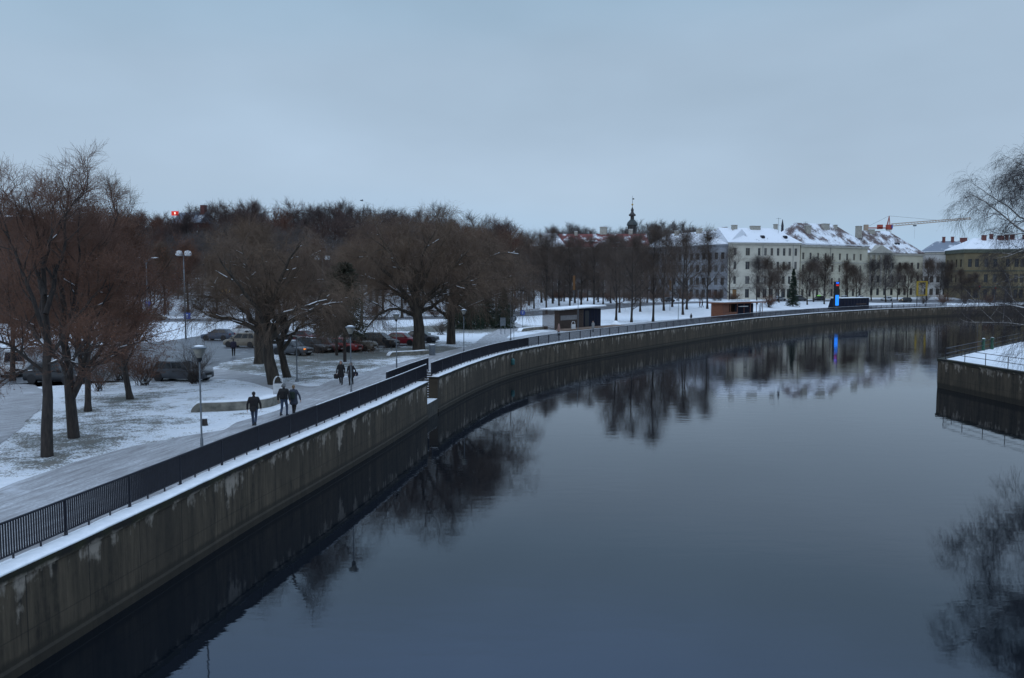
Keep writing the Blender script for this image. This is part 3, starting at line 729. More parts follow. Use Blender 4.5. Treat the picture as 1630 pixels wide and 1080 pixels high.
round_sign('blue square road sign beside the red traffic light on the left', 236, 484, 512, BLUE, .5, True)
round_sign('small blue square sign on the globe street lamp side', 299, 503, 535, BLUE, .45, True)
b = G(800.5, 532); r = thing('info_board', 'narrow grey upright info board on two legs beside the side path', 'sign', b)
h = Zp(506, b.y); m = MB()
for s in (-.28, .28): MB().box(s - .04, s + .04, -.04, .04, -.05, h - 1.2).build('leg', M['steel'], r)
MB().box(-.4, .4, -.06, .06, h - 1.2, h).build('board', M['steel'], r, bevel=.02)

def bin_hoop(label, px, py, h=1.05, w=.62, rz=.2):
    b = G(px, py); r = thing('litter_bin', label, 'litter bin', b, rz)
    MB().box(-w / 2, w / 2, -.25, .25, .0, h).build('body', M['white_paint'], r, bevel=.04)
    pts = [(-w / 2 + .04, 0, h - .05)] + [(-(w / 2 - .04) * math.cos(a), 0, h + .02 + .42 * math.sin(a)) for a in np.linspace(.15, math.pi - .15, 9)] + [(w / 2 - .04, 0, h - .05)]
    MB().tube(pts, .045, 8).build('hoop', M['white_paint'], r, smooth=True)
    MB().box(-w / 2 + .07, w / 2 - .07, -.2, .2, h + .001, h + .03).build('opening', M['black'], r)
bin_hoop('white litter bin with a curved hoop top beside the leaning willow', 443.5, 637)
bin_hoop('white litter bin with a hoop standing in front of the brown kiosk', 912.5, 526, .95)
b = G(688, 566); r = thing('litter_bin', 'grey cylindrical litter bin right of the biggest willow trunk', 'litter bin', b)
MB().lathe([(.30, 0), (.33, .08), (.33, .98), (.35, 1.0), (.35, 1.06), (.28, 1.07)], n=16).build('body', M['steel'], r, smooth='auto')
MB().lathe([(.3, 1.072), (.2, 1.12)], n=14).build('snow', M['snow'], r, smooth='auto')
# small litter pile by the lamp post
b = G(326, 678); r = thing('snowy_stump', 'dark little snow-capped stump beside the nearest lamp post', 'stump', b)
MB().lathe([(.2, -.05), (.15, .08), (.12, .32), (.14, .38)], n=10).build('wood', M['bark'], r, smooth='auto')
MB().lathe([(.18, .37), (.21, .42), (.14, .48), (.04, .5)], n=10).build('snow', M['snow'], r, smooth='auto')
# ------------------------------------------------------------------ trees
def nrm(a): return a / np.maximum(np.linalg.norm(a, axis=-1, keepdims=True), 1e-9)
def grow(P, R, n, t0, t1, L, ang, K, up, wig, rng, rfac=.6, rmax=.2, rmin=.004, tip=.25, flat=0.0, side=None):
    N_, Kp, _ = P.shape
    idx = np.repeat(np.arange(N_), n); Mn = len(idx)
    t = t0 + (t1 - t0) * (np.tile(np.arange(n), N_) + rng.random(Mn)) / n
    s = t * (Kp - 1); i = np.minimum(s.astype(int), Kp - 2); f = (s - i)[:, None]
    pos = P[idx, i] * (1 - f) + P[idx, i + 1] * f
    tan = nrm(P[idx, i + 1] - P[idx, i]); rad = R[idx, i] * (1 - f[:, 0]) + R[idx, i + 1] * f[:, 0]
    a = rng.normal(size=(Mn, 3)); 
    if side is not None: a = a + np.array(side)[None]
    a[:, 2] *= (1 - flat); a = nrm(a - (a * tan).sum(-1, keepdims=True) * tan)
    an = (ang(t) if callable(ang) else ang) * (1 + .22 * rng.normal(size=Mn)); an = np.asarray(an)[:, None]
    d = tan * np.cos(an) + a * np.sin(an)
    plen = np.linalg.norm(np.diff(P, axis=1), axis=-1).sum(-1)[idx]
    ln = L(t, plen) * (.65 + .7 * rng.random(Mn))
    out = np.zeros((Mn, K, 3)); out[:, 0] = pos
    for k in range(1, K):
        d = nrm(d + np.array([0, 0, up / (K - 1)]) + wig * rng.normal(size=(Mn, 3)))
        out[:, k] = out[:, k - 1] + d * (ln / (K - 1))[:, None]
    r0 = np.clip(np.minimum(rad * rfac, ln * .022 + .002), rmin, rmax)
    return out, r0[:, None] * np.linspace(1, tip, K)[None]
def tubes(P, R, n):
    N_, K, _ = P.shape
    tg = np.gradient(P, axis=1); tg = nrm(tg)
    ref = np.where(np.abs(tg[:, :1, 2:3]) > .8, np.array([1., 0, 0]), np.array([0, 0, 1.]))
    a = nrm(np.cross(tg, np.broadcast_to(ref, tg.shape))); b = np.cross(tg, a)
    an = 2 * np.pi * np.arange(n) / n
    V = P[:, :, None] + R[:, :, None, None] * (np.cos(an)[None, None, :, None] * a[:, :, None] + np.sin(an)[None, None, :, None] * b[:, :, None])
    I = np.arange(N_ * K * n).reshape(N_, K, n); J = np.roll(I, -1, 2)
    Fq = np.stack([I[:, :-1], J[:, :-1], J[:, 1:], I[:, 1:]], -1).reshape(-1, 4)
    return V.reshape(-1, 3), Fq
def merge(parts):
    Vs, Fs, o = [], [], 0
    for V, Fq in parts: Vs.append(V); Fs.append(Fq + o); o += len(V)
    return np.vstack(Vs), np.vstack(Fs)
def curve(pts, r0, r1, K=8, pw=1.0):
    P = np.array(pts, float)
    for _ in range(2):
        if len(P) > 2:
            Q = np.empty((2 * len(P) - 2, 3)); Q[0::2] = P[:-1] * .75 + P[1:] * .25; Q[1::2] = P[:-1] * .25 + P[1:] * .75; P = np.vstack([P[:1], Q, P[-1:]])
    s = np.concatenate([[0], np.cumsum(np.linalg.norm(np.diff(P, axis=0), axis=1))]); t = np.linspace(0, s[-1], K)
    return np.stack([np.interp(t, s, P[:, i]) for i in range(3)], -1), r0 + (r1 - r0) * np.linspace(0, 1, K) ** pw
def snow_on(Ps, Rs, rng, prob=.8, lim=.6, smin=.02):
    """thin ridge of snow lying along the upper side of flat-lying limbs"""
    out = []
    for P, R in zip(Ps, Rs):
        tg = nrm(P[:, 1:] - P[:, :-1])
        for k in range(P.shape[1] - 1):
            ok = (np.abs(tg[:, k, 2]) < lim) & (R[:, k] > smin) & (rng.random(len(P)) < prob)
            a, b, r, r2 = P[ok, k].copy(), P[ok, k + 1].copy(), R[ok, k], R[ok, k + 1]
            if not len(a): continue
            w = np.clip(r * .8, .018, .075); w2 = np.clip(r2 * .8, .015, .075)
            a[:, 2] += r * .75 + .01; b[:, 2] += r2 * .75 + .01
            out.append(tubes(np.stack([a, b], 1), np.stack([w, w2], 1), 5))
    return out
def leaf_bits(P, n, size, rng):
    idx = rng.integers(0, len(P), n); k = rng.integers(0, P.shape[1] - 1, n); f = rng.random((n, 1))
    c = P[idx, k] * (1 - f) + P[idx, k + 1] * f + rng.normal(size=(n, 3)) * .03
    a = nrm(rng.normal(size=(n, 3))); b = nrm(np.cross(a, rng.normal(size=(n, 3)))); s = size * (.6 + .8 * rng.random((n, 1)))
    fold = nrm(np.cross(a, b)) * s * .3
    V = np.stack([c - a * s, c - b * s * .55 + fold, c + a * s, c + b * s * .55 + fold], 1)
    I = np.arange(n * 4).reshape(n, 4)
    return V.reshape(-1, 3), I

class TreeSpec:
    def __init__(s, name, trunk, crown, bark, twig, snow=None, leaf=None): s.name, s.trunk, s.crown, s.bark, s.twig, s.snow, s.leaf = name, trunk, crown, bark, twig, snow, leaf
def finish(name, thick, fine, bark, twig, snow=None, leaf=None, leafmat=None):
    V, Fq = merge(thick); a = mesh_np('trunk', V, [Fq], bark)
    V, Fq = merge(fine); b = mesh_np('crown', V, [Fq], twig, False)
    c = d = None
    if snow: V, Fq = merge(snow); c = mesh_np('snow', V, [Fq], M['snow'])
    if leaf: d = mesh_np('leaves', leaf[0], [leaf[1]], leafmat, False)
    return TreeSpec(name, a, b, bark, twig, c, d)
def put_tree(sp, label, loc, rz=0.0, sc=1.0, group=None, cat='tree'):
    r = thing(sp.name, label, cat, loc, rz, group); r.scale = (sc, sc, sc) if not hasattr(sc, '__len__') else sc
    link('trunk', sp.trunk, r); c = link('crown', sp.crown, r)
    if sp.leaf: link('leaves', sp.leaf, c)
    if sp.snow: link('snow', sp.snow, r)
    return r

def linden(seed, H=18, spread=4.2, clear=.2, nl=26, nb=11, nt=9, nq=5, tw=.011, bark='bark', twig='twig', lean=0.0, leaf=0, leafsize=.035, up=.55, snow=False, r0=.30, name='bare_tree', ang=.95, fine=(1.0, .55), leaftop=1.0):
    rng = np.random.default_rng(seed)
    top = np.array([lean * H + rng.normal() * .4, rng.normal() * .4, H * .97])
    tr, rr = curve([(0, 0, -.25), (rng.normal() * .12 + lean * H * .2, rng.normal() * .12, H * .3), (lean * H * .6 + rng.normal() * .25, rng.normal() * .25, H * .65), top], r0, .03, 14, .9)
    rr = rr.copy(); rr[0] *= 1.35
    P0, R0 = tr[None], rr[None]
    shape = lambda t: np.interp(t, [clear, clear + .15, .55, .8, 1.0], [.75, 1.0, .92, .55, .22])
    P1, R1 = grow(P0, R0, nl, clear, .98, lambda t, p: spread * shape(t), lambda t: np.interp(t, [clear, 1], [ang * 1.1, ang * .55]), 7, up, .11, rng, .55, .14)
    P2, R2 = grow(P1, R1, nb, .2, 1.0, lambda t, p: p * .42 * (1.15 - .5 * t), .75, 5, .25, .13, rng, .6, .05, .012)
    P3, R3 = grow(P2, R2, nt, .15, 1.0, lambda t, p: fine[0] * (.7 + .6 * (1 - t)), .7, 4, .12, .14, rng, .7, tw * 1.5, tw * .9)
    P4, R4 = grow(P3, R3, nq, .2, 1.0, lambda t, p: fine[1] + 0 * t, .65, 3, .05, .12, rng, .9, tw, tw * .75, .5)
    thick = [tubes(P0, R0, 9), tubes(P1, R1, 6)]
    fine_ = [tubes(P2, R2, 4), tubes(P3, R3, 3), tubes(P4, R4, 3)]
    lf = None
    if leaf:
        Pl = P4 if leaftop >= 1 else P4[P4[:, 0, 2] < H * leaftop]
        lf = leaf_bits(Pl, leaf, leafsize, rng)
    return finish(name, thick, fine_, M[bark], M[twig], snow_on([P1, P2], [R1, R2], rng, .3) if snow else None, lf, M['leaf_dead'])

def hero(name, limbs, seed, n2, n3, n4, n5, len2, len3, len4, len5, tw, bark, twig, droop=(.3, .1, -.3, -.6), leaf=0, leafsize=.04, t2=(.25, 1.0), ang=(.8, .7, .7, .5), snowp=.5, K5=3, side=None, leaftop=99):
    """hand-placed trunk and limbs [(points, r0, r1)], then four orders of branches"""
    rng = np.random.default_rng(seed)
    C = [curve(p, a, b, 10) for p, a, b in limbs]
    P0 = np.stack([c[0] for c in C]); R0 = np.stack([c[1] for c in C])
    P0[:, 2:-1] += rng.normal(size=P0[:, 2:-1].shape) * .06
    lm = P0[1:] if len(C) > 1 else P0; lr = R0[1:] if len(C) > 1 else R0
    P2, R2 = grow(lm, lr, n2, t2[0], t2[1], lambda t, p: len2 * (1.15 - .55 * t) + 0 * p, ang[0], 7, droop[0], .13, rng, .6, .09, .02, side=side)
    P3, R3 = grow(np.concatenate([P2]), R2, n3, .2, 1.0, lambda t, p: len3 * (1.1 - .45 * t), ang[1], 5, droop[1], .14, rng, .6, .03, .01)
    P4, R4 = grow(P3, R3, n4, .15, 1.0, lambda t, p: len4 + 0 * t, ang[2], 4, droop[2], .12, rng, .75, tw * 1.3, tw)
    P5, R5 = grow(P4, R4, n5, .1, 1.0, lambda t, p: len5 + 0 * t, ang[3], K5, droop[3], .1, rng, .9, tw, tw * .75, .5)
    thick = [tubes(P0, R0, 12), tubes(P2, R2, 6)]
    fine_ = [tubes(P3, R3, 4), tubes(P4, R4, 3), tubes(P5, R5, 3)]
    lf = None
    if leaf: lf = leaf_bits(P5[P5[:, 0, 2] < leaftop], leaf, leafsize, rng)
    return finish(name, thick, fine_, M[bark], M[twig], snow_on([lm, P2], [lr, R2], rng, snowp) if snowp else None, lf, M['leaf_dead'])

def limbs_px(base, d, items, lift=0.0):
    """limbs given as [(photo x, photo y, depth offset)...] around a trunk at depth d -> local metres"""
    out = []
    for pts, r0, r1 in items:
        q = []
        for px, py, dy in pts:
            y = d + dy; py = py + max(0, 345 - py) * lift; z = Zp(py, y); p = Wp(px, y, z); q.append((p.x - base.x, p.y - base.y, p.z - base.z))
        out.append((q, r0, r1))
    return out

# --- the left group
b1_ = G(75, 728); t1 = limbs_px(b1_, b1_.y, [
    ([(75, 732, 0), (74, 640, 0), (76, 560, 0), (72, 470, .3), (62, 380, .5), (45, 300, .5), (38, 262, .5)], .25, .008),
    ([(75, 600, 0), (40, 560, -.5), (0, 540, -1), (-60, 545, -2)], .08, .03), ([(75, 575, 0), (110, 520, .5), (150, 470, 1), (190, 440, 1.5)], .09, .03),
    ([(75, 545, 0), (50, 470, -.8), (20, 400, -1), (0, 330, -1)], .10, .025), ([(73, 500, 0), (95, 420, .8), (108, 340, .8), (108, 260, .8)], .11, .01),
    ([(72, 470, 0), (50, 400, .5), (30, 330, .5), (15, 270, .5)], .08, .01), ([(68, 430, 0), (85, 360, -.8), (120, 300, -1), (145, 262, -1)], .08, .01),
    ([(74, 590, 0), (60, 590, 1.5), (10, 600, 3), (-40, 640, 3)], .05, .02), ([(75, 555, 0), (30, 500, 1.5), (-30, 460, 2)], .09, .03), ([(74, 530, 0), (60, 450, 1.5), (75, 390, 2.0), (80, 320, 2)], .09, .01), ([(74, 580, 0), (120, 570, -1), (160, 545, -1.5)], .06, .02)], .42)
put_tree(hero('bare_tree', t1, 11, 11, 8, 5, 3, 1.6, .9, .5, .34, .0055, 'bark', 'twig_red', (.8, .35, .1, .0), 5200, .030, (.25, 1.0), snowp=.12, leaftop=9.2),
         'tall bare tree with straight single trunk nearest the camera on the snowy lawn', b1_)
b2_ = G(117, 698); t2 = limbs_px(b2_, b2_.y, [
    ([(118, 702, 0), (115, 665, 0), (110, 630, 0), (104, 560, .2), (98, 470, .4), (105, 360, .5), (95, 300, .5)], .27, .01),
    ([(112, 640, 0), (124, 615, .2), (150, 570, .5), (185, 520, .8), (220, 470, 1)], .15, .03), ([(120, 622, 0), (138, 560, .6), (150, 480, 1), (158, 390, 1)], .12, .02),
    ([(106, 590, 0), (70, 540, -.5), (30, 500, -1), (-10, 490, -1)], .10, .03), ([(104, 550, 0), (120, 460, -1), (128, 370, -1.2), (125, 300, -1.2)], .11, .01),
    ([(100, 500, 0), (75, 430, .8), (60, 360, 1), (50, 300, 1)], .09, .01), ([(140, 585, .3), (190, 555, -.3), (240, 540, -.6)], .07, .02), ([(108, 600, 0), (130, 540, -2), (160, 500, -3), (190, 430, -3)], .10, .01),
    ([(104, 540, 0), (140, 440, 1.5), (175, 380, 2), (190, 330, 2)], .10, .01), ([(106, 600, 0), (85, 560, 2), (40, 540, 3)], .08, .01), ([(98, 468, .4), (80, 400, -1), (90, 330, -1)], .07, .02)], .42)
put_tree(hero('bare_tree', t2, 12, 11, 8, 5, 3, 1.7, .95, .52, .36, .006, 'bark', 'twig_red', (.8, .35, .1, .0), 6500, .032, (.25, 1.0), snowp=.12, leaftop=9.0),
         'dark tree with a low forked trunk standing second from the camera on the lawn', b2_)
b3_ = G(140, 656)
put_tree(linden(13, 10.4, 4.4, .2, 28, 10, 8, 3, .008, leaf=7000, leafsize=.045, r0=.19, twig='twig_red', up=.5, leaftop=.8), 'reddish leaf-bearing tree standing right behind the forked tree', b3_)
b4_ = G(208, 636)
put_tree(linden(14, 9.9, 4.6, .18, 28, 10, 8, 4, .008, lean=-.05, leaf=12000, leafsize=.045, r0=.21, twig='twig_red', up=.5), 'reddish-brown leaf-bearing tree with leaning trunk, rightmost of the left lawn group', b4_)
b5_ = G(200, 590)
put_tree(linden(15, 15.5, 4.0, .5, 18, 8, 5, 2, .009, r0=.22, up=.8, ang=.7), 'slender bare tree whose thin fan-shaped top rises above the left tree group', b5_)
b6_ = G(20, 607)
put_tree(linden(16, 12.4, 5.0, .15, 26, 10, 7, 3, .009, leaf=7500, leafsize=.05, r0=.21, twig='twig_red'), 'bushy reddish tree behind the white van at the left edge', b6_)
b7_ = G(130, 592)
put_tree(linden(17, 12.6, 5.2, .12, 26, 10, 7, 3, .009, leaf=8000, leafsize=.05, r0=.22, twig='twig_red'), 'bushy reddish tree beside the dark car behind the forked tree', b7_)

# --- big willows by the parking
bw = G(437, 612); wl1 = limbs_px(bw, bw.y, [
    ([(438, 617, 0), (432, 588, 0), (424, 560, 0), (424, 540, 0), (427, 500, 0), (426, 440, .3), (415, 402, .5)], .50, .05),
    ([(426, 545, 0), (455, 515, -.4), (500, 490, -.8), (545, 482, -1)], .24, .04), ([(426, 538, 0), (448, 505, .3), (475, 475, .6), (505, 440, 1)], .26, .04), ([(425, 535, 0), (440, 500, -1), (470, 495, -1.8), (520, 478, -2.5)], .18, .04),
    ([(424, 540, 0), (400, 520, -.4), (370, 507, -.6), (335, 505, -.6), (318, 492, -.6)], .24, .04), ([(423, 535, 0), (395, 500, .5), (360, 470, 1), (325, 440, 1)], .24, .04), ([(425, 520, 0), (412, 470, .5), (390, 425, 1), (385, 392, 1)], .22, .04),
    ([(426, 510, 0), (440, 455, -.5), (460, 412, -.8), (480, 388, -.8)], .22, .04), ([(427, 545, 0), (445, 545, .5), (480, 520, 1.2), (520, 506, 2)], .14, .03), ([(425, 525, 0), (420, 480, 1.5), (400, 430, 3), (360, 395, 4)], .22, .04),
    ([(426, 525, 0), (440, 480, 1.5), (480, 420, 3), (510, 400, 4)], .22, .04), ([(425, 530, 0), (410, 490, -1.5), (370, 440, -3), (350, 415, -3)], .20, .04)])
put_tree(hero('willow_tree', wl1, 21, 11, 8, 6, 3, 2.1, 1.3, .9, .85, .0065, 'bark_old', 'twig_willow', (.15, -.1, -.5, -.8), 0, 0, (.2, 1.0), snowp=.42, K5=3),
         'wide willow with a leaning trunk and snow-lined limbs behind the litter bin', bw)
bw2 = G(414, 579); 
put_tree(linden(22, 11.5, 5.2, .42, 22, 10, 8, 4, .009, r0=.50, bark='bark_old', twig='twig_willow', up=.2, fine=(1.1, .8), name='willow_tree'), 'thick straight willow trunk standing just behind the leaning willow', bw2)
bw3 = G(452, 601); w3 = limbs_px(bw3, bw3.y, [([(458, 603, 0), (450, 575, 0), (447, 555, 0), (452, 510, .5), (465, 450, 1)], .33, .04), ([(448, 560, 0), (470, 530, .5), (500, 500, 1), (520, 450, 1)], .16, .03), ([(447, 556, 0), (430, 520, .8), (400, 480, 1.5)], .16, .03), ([(449, 540, 0), (480, 480, -1), (490, 420, -1)], .16, .03), ([(450, 530, 0), (440, 470, 1), (430, 410, 2)], .15, .03)])
put_tree(hero('willow_tree', w3, 23, 10, 7, 6, 4, 2.2, 1.3, .8, .7, .007, 'bark_old', 'twig_willow', (.2, 0, -.4, -.7), snowp=.3), 'short crooked willow trunk just right of the leaning willow', bw3)
bw4 = G(667, 558); w4 = limbs_px(bw4, bw4.y, [
    ([(667, 562, 0), (666, 520, 0), (664, 490, 0), (662, 450, 0), (655, 410, .5), (650, 382, 1)], .74, .06),
    ([(664, 500, 0), (640, 460, -.5), (610, 430, -1), (580, 400, -1)], .34, .06), ([(665, 495, 0), (690, 460, -.5), (720, 430, -1), (745, 400, -1)], .32, .06), ([(664, 505, 0), (630, 488, -1), (600, 500, -2), (580, 530, -3)], .22, .04),
    ([(663, 480, 0), (640, 420, 1), (610, 385, 2), (600, 368, 2)], .32, .05), ([(663, 470, 0), (690, 410, 1), (710, 380, 2), (720, 368, 2)], .30, .05), ([(664, 500, 0), (700, 480, 1), (740, 460, 2), (770, 470, 2)], .25, .04), ([(664, 490, 0), (620, 455, 2), (580, 440, 4), (555, 440, 4)], .28, .05),
    ([(663, 475, 0), (670, 420, -2), (680, 390, -3), (690, 374, -3)], .28, .05), ([(663, 480, 0), (645, 440, -2), (620, 400, -4), (600, 385, -4)], .26, .05), ([(664, 490, 0), (690, 470, -2), (730, 450, -3), (750, 440, -3)], .24, .05), ([(663, 470, 0), (655, 415, 3), (660, 384, 4)], .28, .05)])
put_tree(hero('willow_tree', w4, 24, 12, 8, 6, 3, 3.0, 1.9, 1.3, 1.1, .009, 'bark_old', 'twig_willow', (.15, -.05, -.45, -.8), snowp=.18), 'huge spreading willow with the thickest trunk beside the red car', bw4)
bw5 = G(718, 548); w5 = limbs_px(bw5, bw5.y, [
    ([(718, 552, 0), (718, 520, 0), (718, 495, 0), (722, 450, 0), (735, 408, .5), (745, 382, 1)], .58, .05),
    ([(718, 510, 0), (700, 495, -.5), (685, 480, -1), (670, 455, -1)], .25, .05), ([(718, 500, 0), (745, 465, -.5), (780, 440, -1), (810, 445, -1)], .3, .05), ([(719, 490, 0), (740, 430, 1), (770, 392, 1.5), (780, 384, 1.5)], .3, .05),
    ([(718, 495, 0), (700, 440, 1), (690, 398, 2), (695, 376, 2)], .3, .05), ([(720, 470, 0), (760, 420, 2), (800, 400, 3), (825, 405, 3)], .28, .05), ([(719, 485, 0), (750, 450, -2), (780, 410, -3)], .25, .05), ([(718, 500, 0), (770, 480, 2), (815, 460, 3), (840, 465, 3)], .2, .04), ([(720, 470, 0), (725, 405, -2), (730, 380, -3)], .26, .05)])
put_tree(hero('willow_tree', w5, 25, 13, 8, 6, 3, 3.0, 1.9, 1.3, 1.1, .009, 'bark_old', 'twig_willow', (.15, -.05, -.45, -.8), snowp=.14), 'spreading willow just right of the huge willow, with one low snowy limb', bw5)
for px, py, H, sp, sd, lb in ((575, 520, 11.5, 6.5, 26, 'rounded bare willow behind the parked cars left of the huge willow'), (600, 505, 13, 6.5, 27, 'tall bare willow crown rising between the two big willows'), (790, 507, 12.5, 6.0, 28, 'bare willow over the snowy side path near the small spruces'), (640, 507, 14.5, 7, 29, 'bare tree crown directly behind the huge willow')):
    put_tree(linden(sd, H, sp * .9, .42, 24, 10, 8, 4, .012, r0=.32, bark='bark_old', twig='twig_willow', up=.15, fine=(1.6, 1.1), name='willow_tree'), lb, G(px, py))

# --- evergreens
def spruce(seed, H, W, n=900, mat='needle', name='spruce_tree', low=.06, shape=1.0):
    rng = np.random.default_rng(seed)
    tr, rr = curve([(0, 0, -.1), (0, 0, H * .5), (0, 0, H)], .03 * H * .6, .015, 10)
    t = low + (1 - low) * rng.random(n) ** 1.15; az = rng.random(n) * 2 * np.pi; L = W * (1.02 - t) ** shape * (.6 + .5 * rng.random(n)) + .12
    K = 4; P = np.zeros((n, K, 3)); d = np.stack([np.cos(az), np.sin(az), -.15 + .5 * t], -1); P[:, 0, 2] = t * H
    for k in range(1, K): P[:, k] = P[:, k - 1] + nrm(d + np.array([0, 0, -.12 * k])) * (L / (K - 1))[:, None]
    R = np.full((n, K), .02) * np.linspace(1, .4, K)
    m = 26; idx = np.repeat(np.arange(n), m); f = rng.random(n * m) ** .7; s = f * (K - 1); i = np.minimum(s.astype(int), K - 2); g = (s - i)[:, None]
    c = P[idx, i] * (1 - g) + P[idx, i + 1] * g; tan = nrm(P[idx, i + 1] - P[idx, i])
    e = nrm(tan + rng.normal(size=(n * m, 3)) * .6 + np.array([0, 0, -.25])) * (.10 + .16 * rng.random((n * m, 1))) * (W / 2.5) ** .5
    w = nrm(np.cross(e, rng.normal(size=e.shape))) * .035 * (W / 2.0) ** .5
    V = np.stack([c - w, c + w, c + e + w * .2, c + e - w * .2], 1).reshape(-1, 3); I = np.arange(len(V)).reshape(-1, 4)
    return finish(name, [tubes(tr[None], rr[None], 8)], [tubes(P, R, 3), (V, I)], M['bark'], M[mat])
def yew(seed, H, W, mat='needle_brown'): return spruce(seed, H, W, 650, mat, 'yew_tree', .3, .5)
put_tree(yew(31, 9.2, 2.7), 'dark olive evergreen with two trunks on the grass behind the black-clad couple', G(549, 577))
put_tree(yew(32, 9.0, 2.6), 'olive evergreen left of the twin-trunk one, over the red parked cars', G(536, 566))
put_tree(spruce(33, 6.6, 2.6, 700), 'small dark spruce on green grass left of the side path', G(801, 523), 0, 1.0)
for px, py, H, W, sd, lb in ((750, 524, 9, 3.4, 34, 'broad dark spruce beneath the right willow'), (728, 523, 8.5, 3.0, 36, 'dark spruce partly hidden by the right willow trunk'), (775, 520, 8.0, 2.8, 35, 'dark spruce between the broad spruce and the small spruce')):
    put_tree(spruce(sd, H, W, 800), lb, G(px, py))
put_tree(spruce(37, 10.2, 2.2, 800), 'dark green spruce among bare trees in front of the cream building', G(1262, 488))

# --- shrubs
def shrub(seed, H, W, n=26, mat='twig', leaf=0):
    rng = np.random.default_rng(seed); az = rng.random(n) * 2 * np.pi; tilt = .15 + .65 * rng.random(n)
    d = np.stack([np.cos(az) * np.sin(tilt) * W / H * 1.2, np.sin(az) * np.sin(tilt) * W / H * 1.2, np.cos(tilt)], -1); K = 6; P = np.zeros((n, K, 3)); P[:, 0, :2] = rng.normal(size=(n, 2)) * .12 * W
    P[:, 0, 2] = -.05
    for k in range(1, K): d = nrm(d + rng.normal(size=d.shape) * .1); P[:, k] = P[:, k - 1] + d * (H * (.75 + .4 * rng.random((n, 1))) / (K - 1))
    R = np.full((n, K), .022) * np.linspace(1, .35, K)
    P2, R2 = grow(P, R, 9, .2, 1, lambda t, p: p * .38, .6, 4, .2, .12, rng, .6, .012, .006)
    P3, R3 = grow(P2, R2, 8, .2, 1, lambda t, p: .35 + 0 * t, .7, 3, .1, .1, rng, .8, .008, .005, .5)
    return finish('shrub', [tubes(P, R, 5)], [tubes(P2, R2, 3), tubes(P3, R3, 3)], M['bark'], M[mat], None, leaf_bits(P3, leaf, .04, rng) if leaf else None, M['leaf_dead'])
rr0 = random.Random(44)
S1, S2 = shrub(41, 3.0, 2.2), shrub(42, 2.4, 2.4, 30, 'twig_red', 1500)
put_tree(S1, 'bare dark shrub in front of the grey estate car', G(313, 611), 0, .88, cat='shrub')
put_tree(S2, 'reddish twiggy shrub right of the leaning lawn tree', G(231, 614), 0, .95, cat='shrub')
put_tree(S1, 'small bare shrub between the lawn trees in front of the parking', G(158, 623), 1, .8, cat='shrub')
put_tree(S2, 'low twiggy shrub at the far left parking edge', G(188, 606), 2, .9, cat='shrub')
put_tree(S1, 'snowy clump of bare shrub behind the huge willow trunk', G(700, 533), 2, (1.1, 1.1, .6), cat='shrub')
put_tree(S2, 'bare shrub beside the small spruces on the right', G(1224, 490), 2, 1.2, cat='shrub')
for i, (px, py) in enumerate(((1470, 484), (1500, 485), (1535, 484), (1575, 485), (1610, 486), (1650, 486))):
    put_tree((S1, S2)[i % 2], 'bare shrub on the far snowy bank slope below the yellow building', G(px, py), i, 1.3, 'bare shrubs on the far right bank', cat='shrub')

for i in range(22):
    px_ = 205 + 615 * (i + rr0.random()) / 22; d_ = 166 + rr0.random() * 24; x_ = (px_ - CX) / F * d_
    put_tree((S1, S2)[i % 2], 'bare brush shrub along the street at the foot of the near hill', (x_, d_, T(x_, d_)), rr0.random() * 6, (1.5, 1.5, .8 + .5 * rr0.random()), 'brush along the hill foot', cat='shrub')
for i in range(20):
    px_ = 842 + 330 * (i + rr0.random()) / 20; d_ = 236 + rr0.random() * 18; x_ = (px_ - CX) / F * d_
    put_tree((S1, S2)[i % 2], 'bare brush shrub behind the park lindens before the long facades', (x_, d_, T(x_, d_)), rr0.random() * 6, (1.5, 1.5, .9 + .5 * rr0.random()), 'brush before the long facades', cat='shrub')
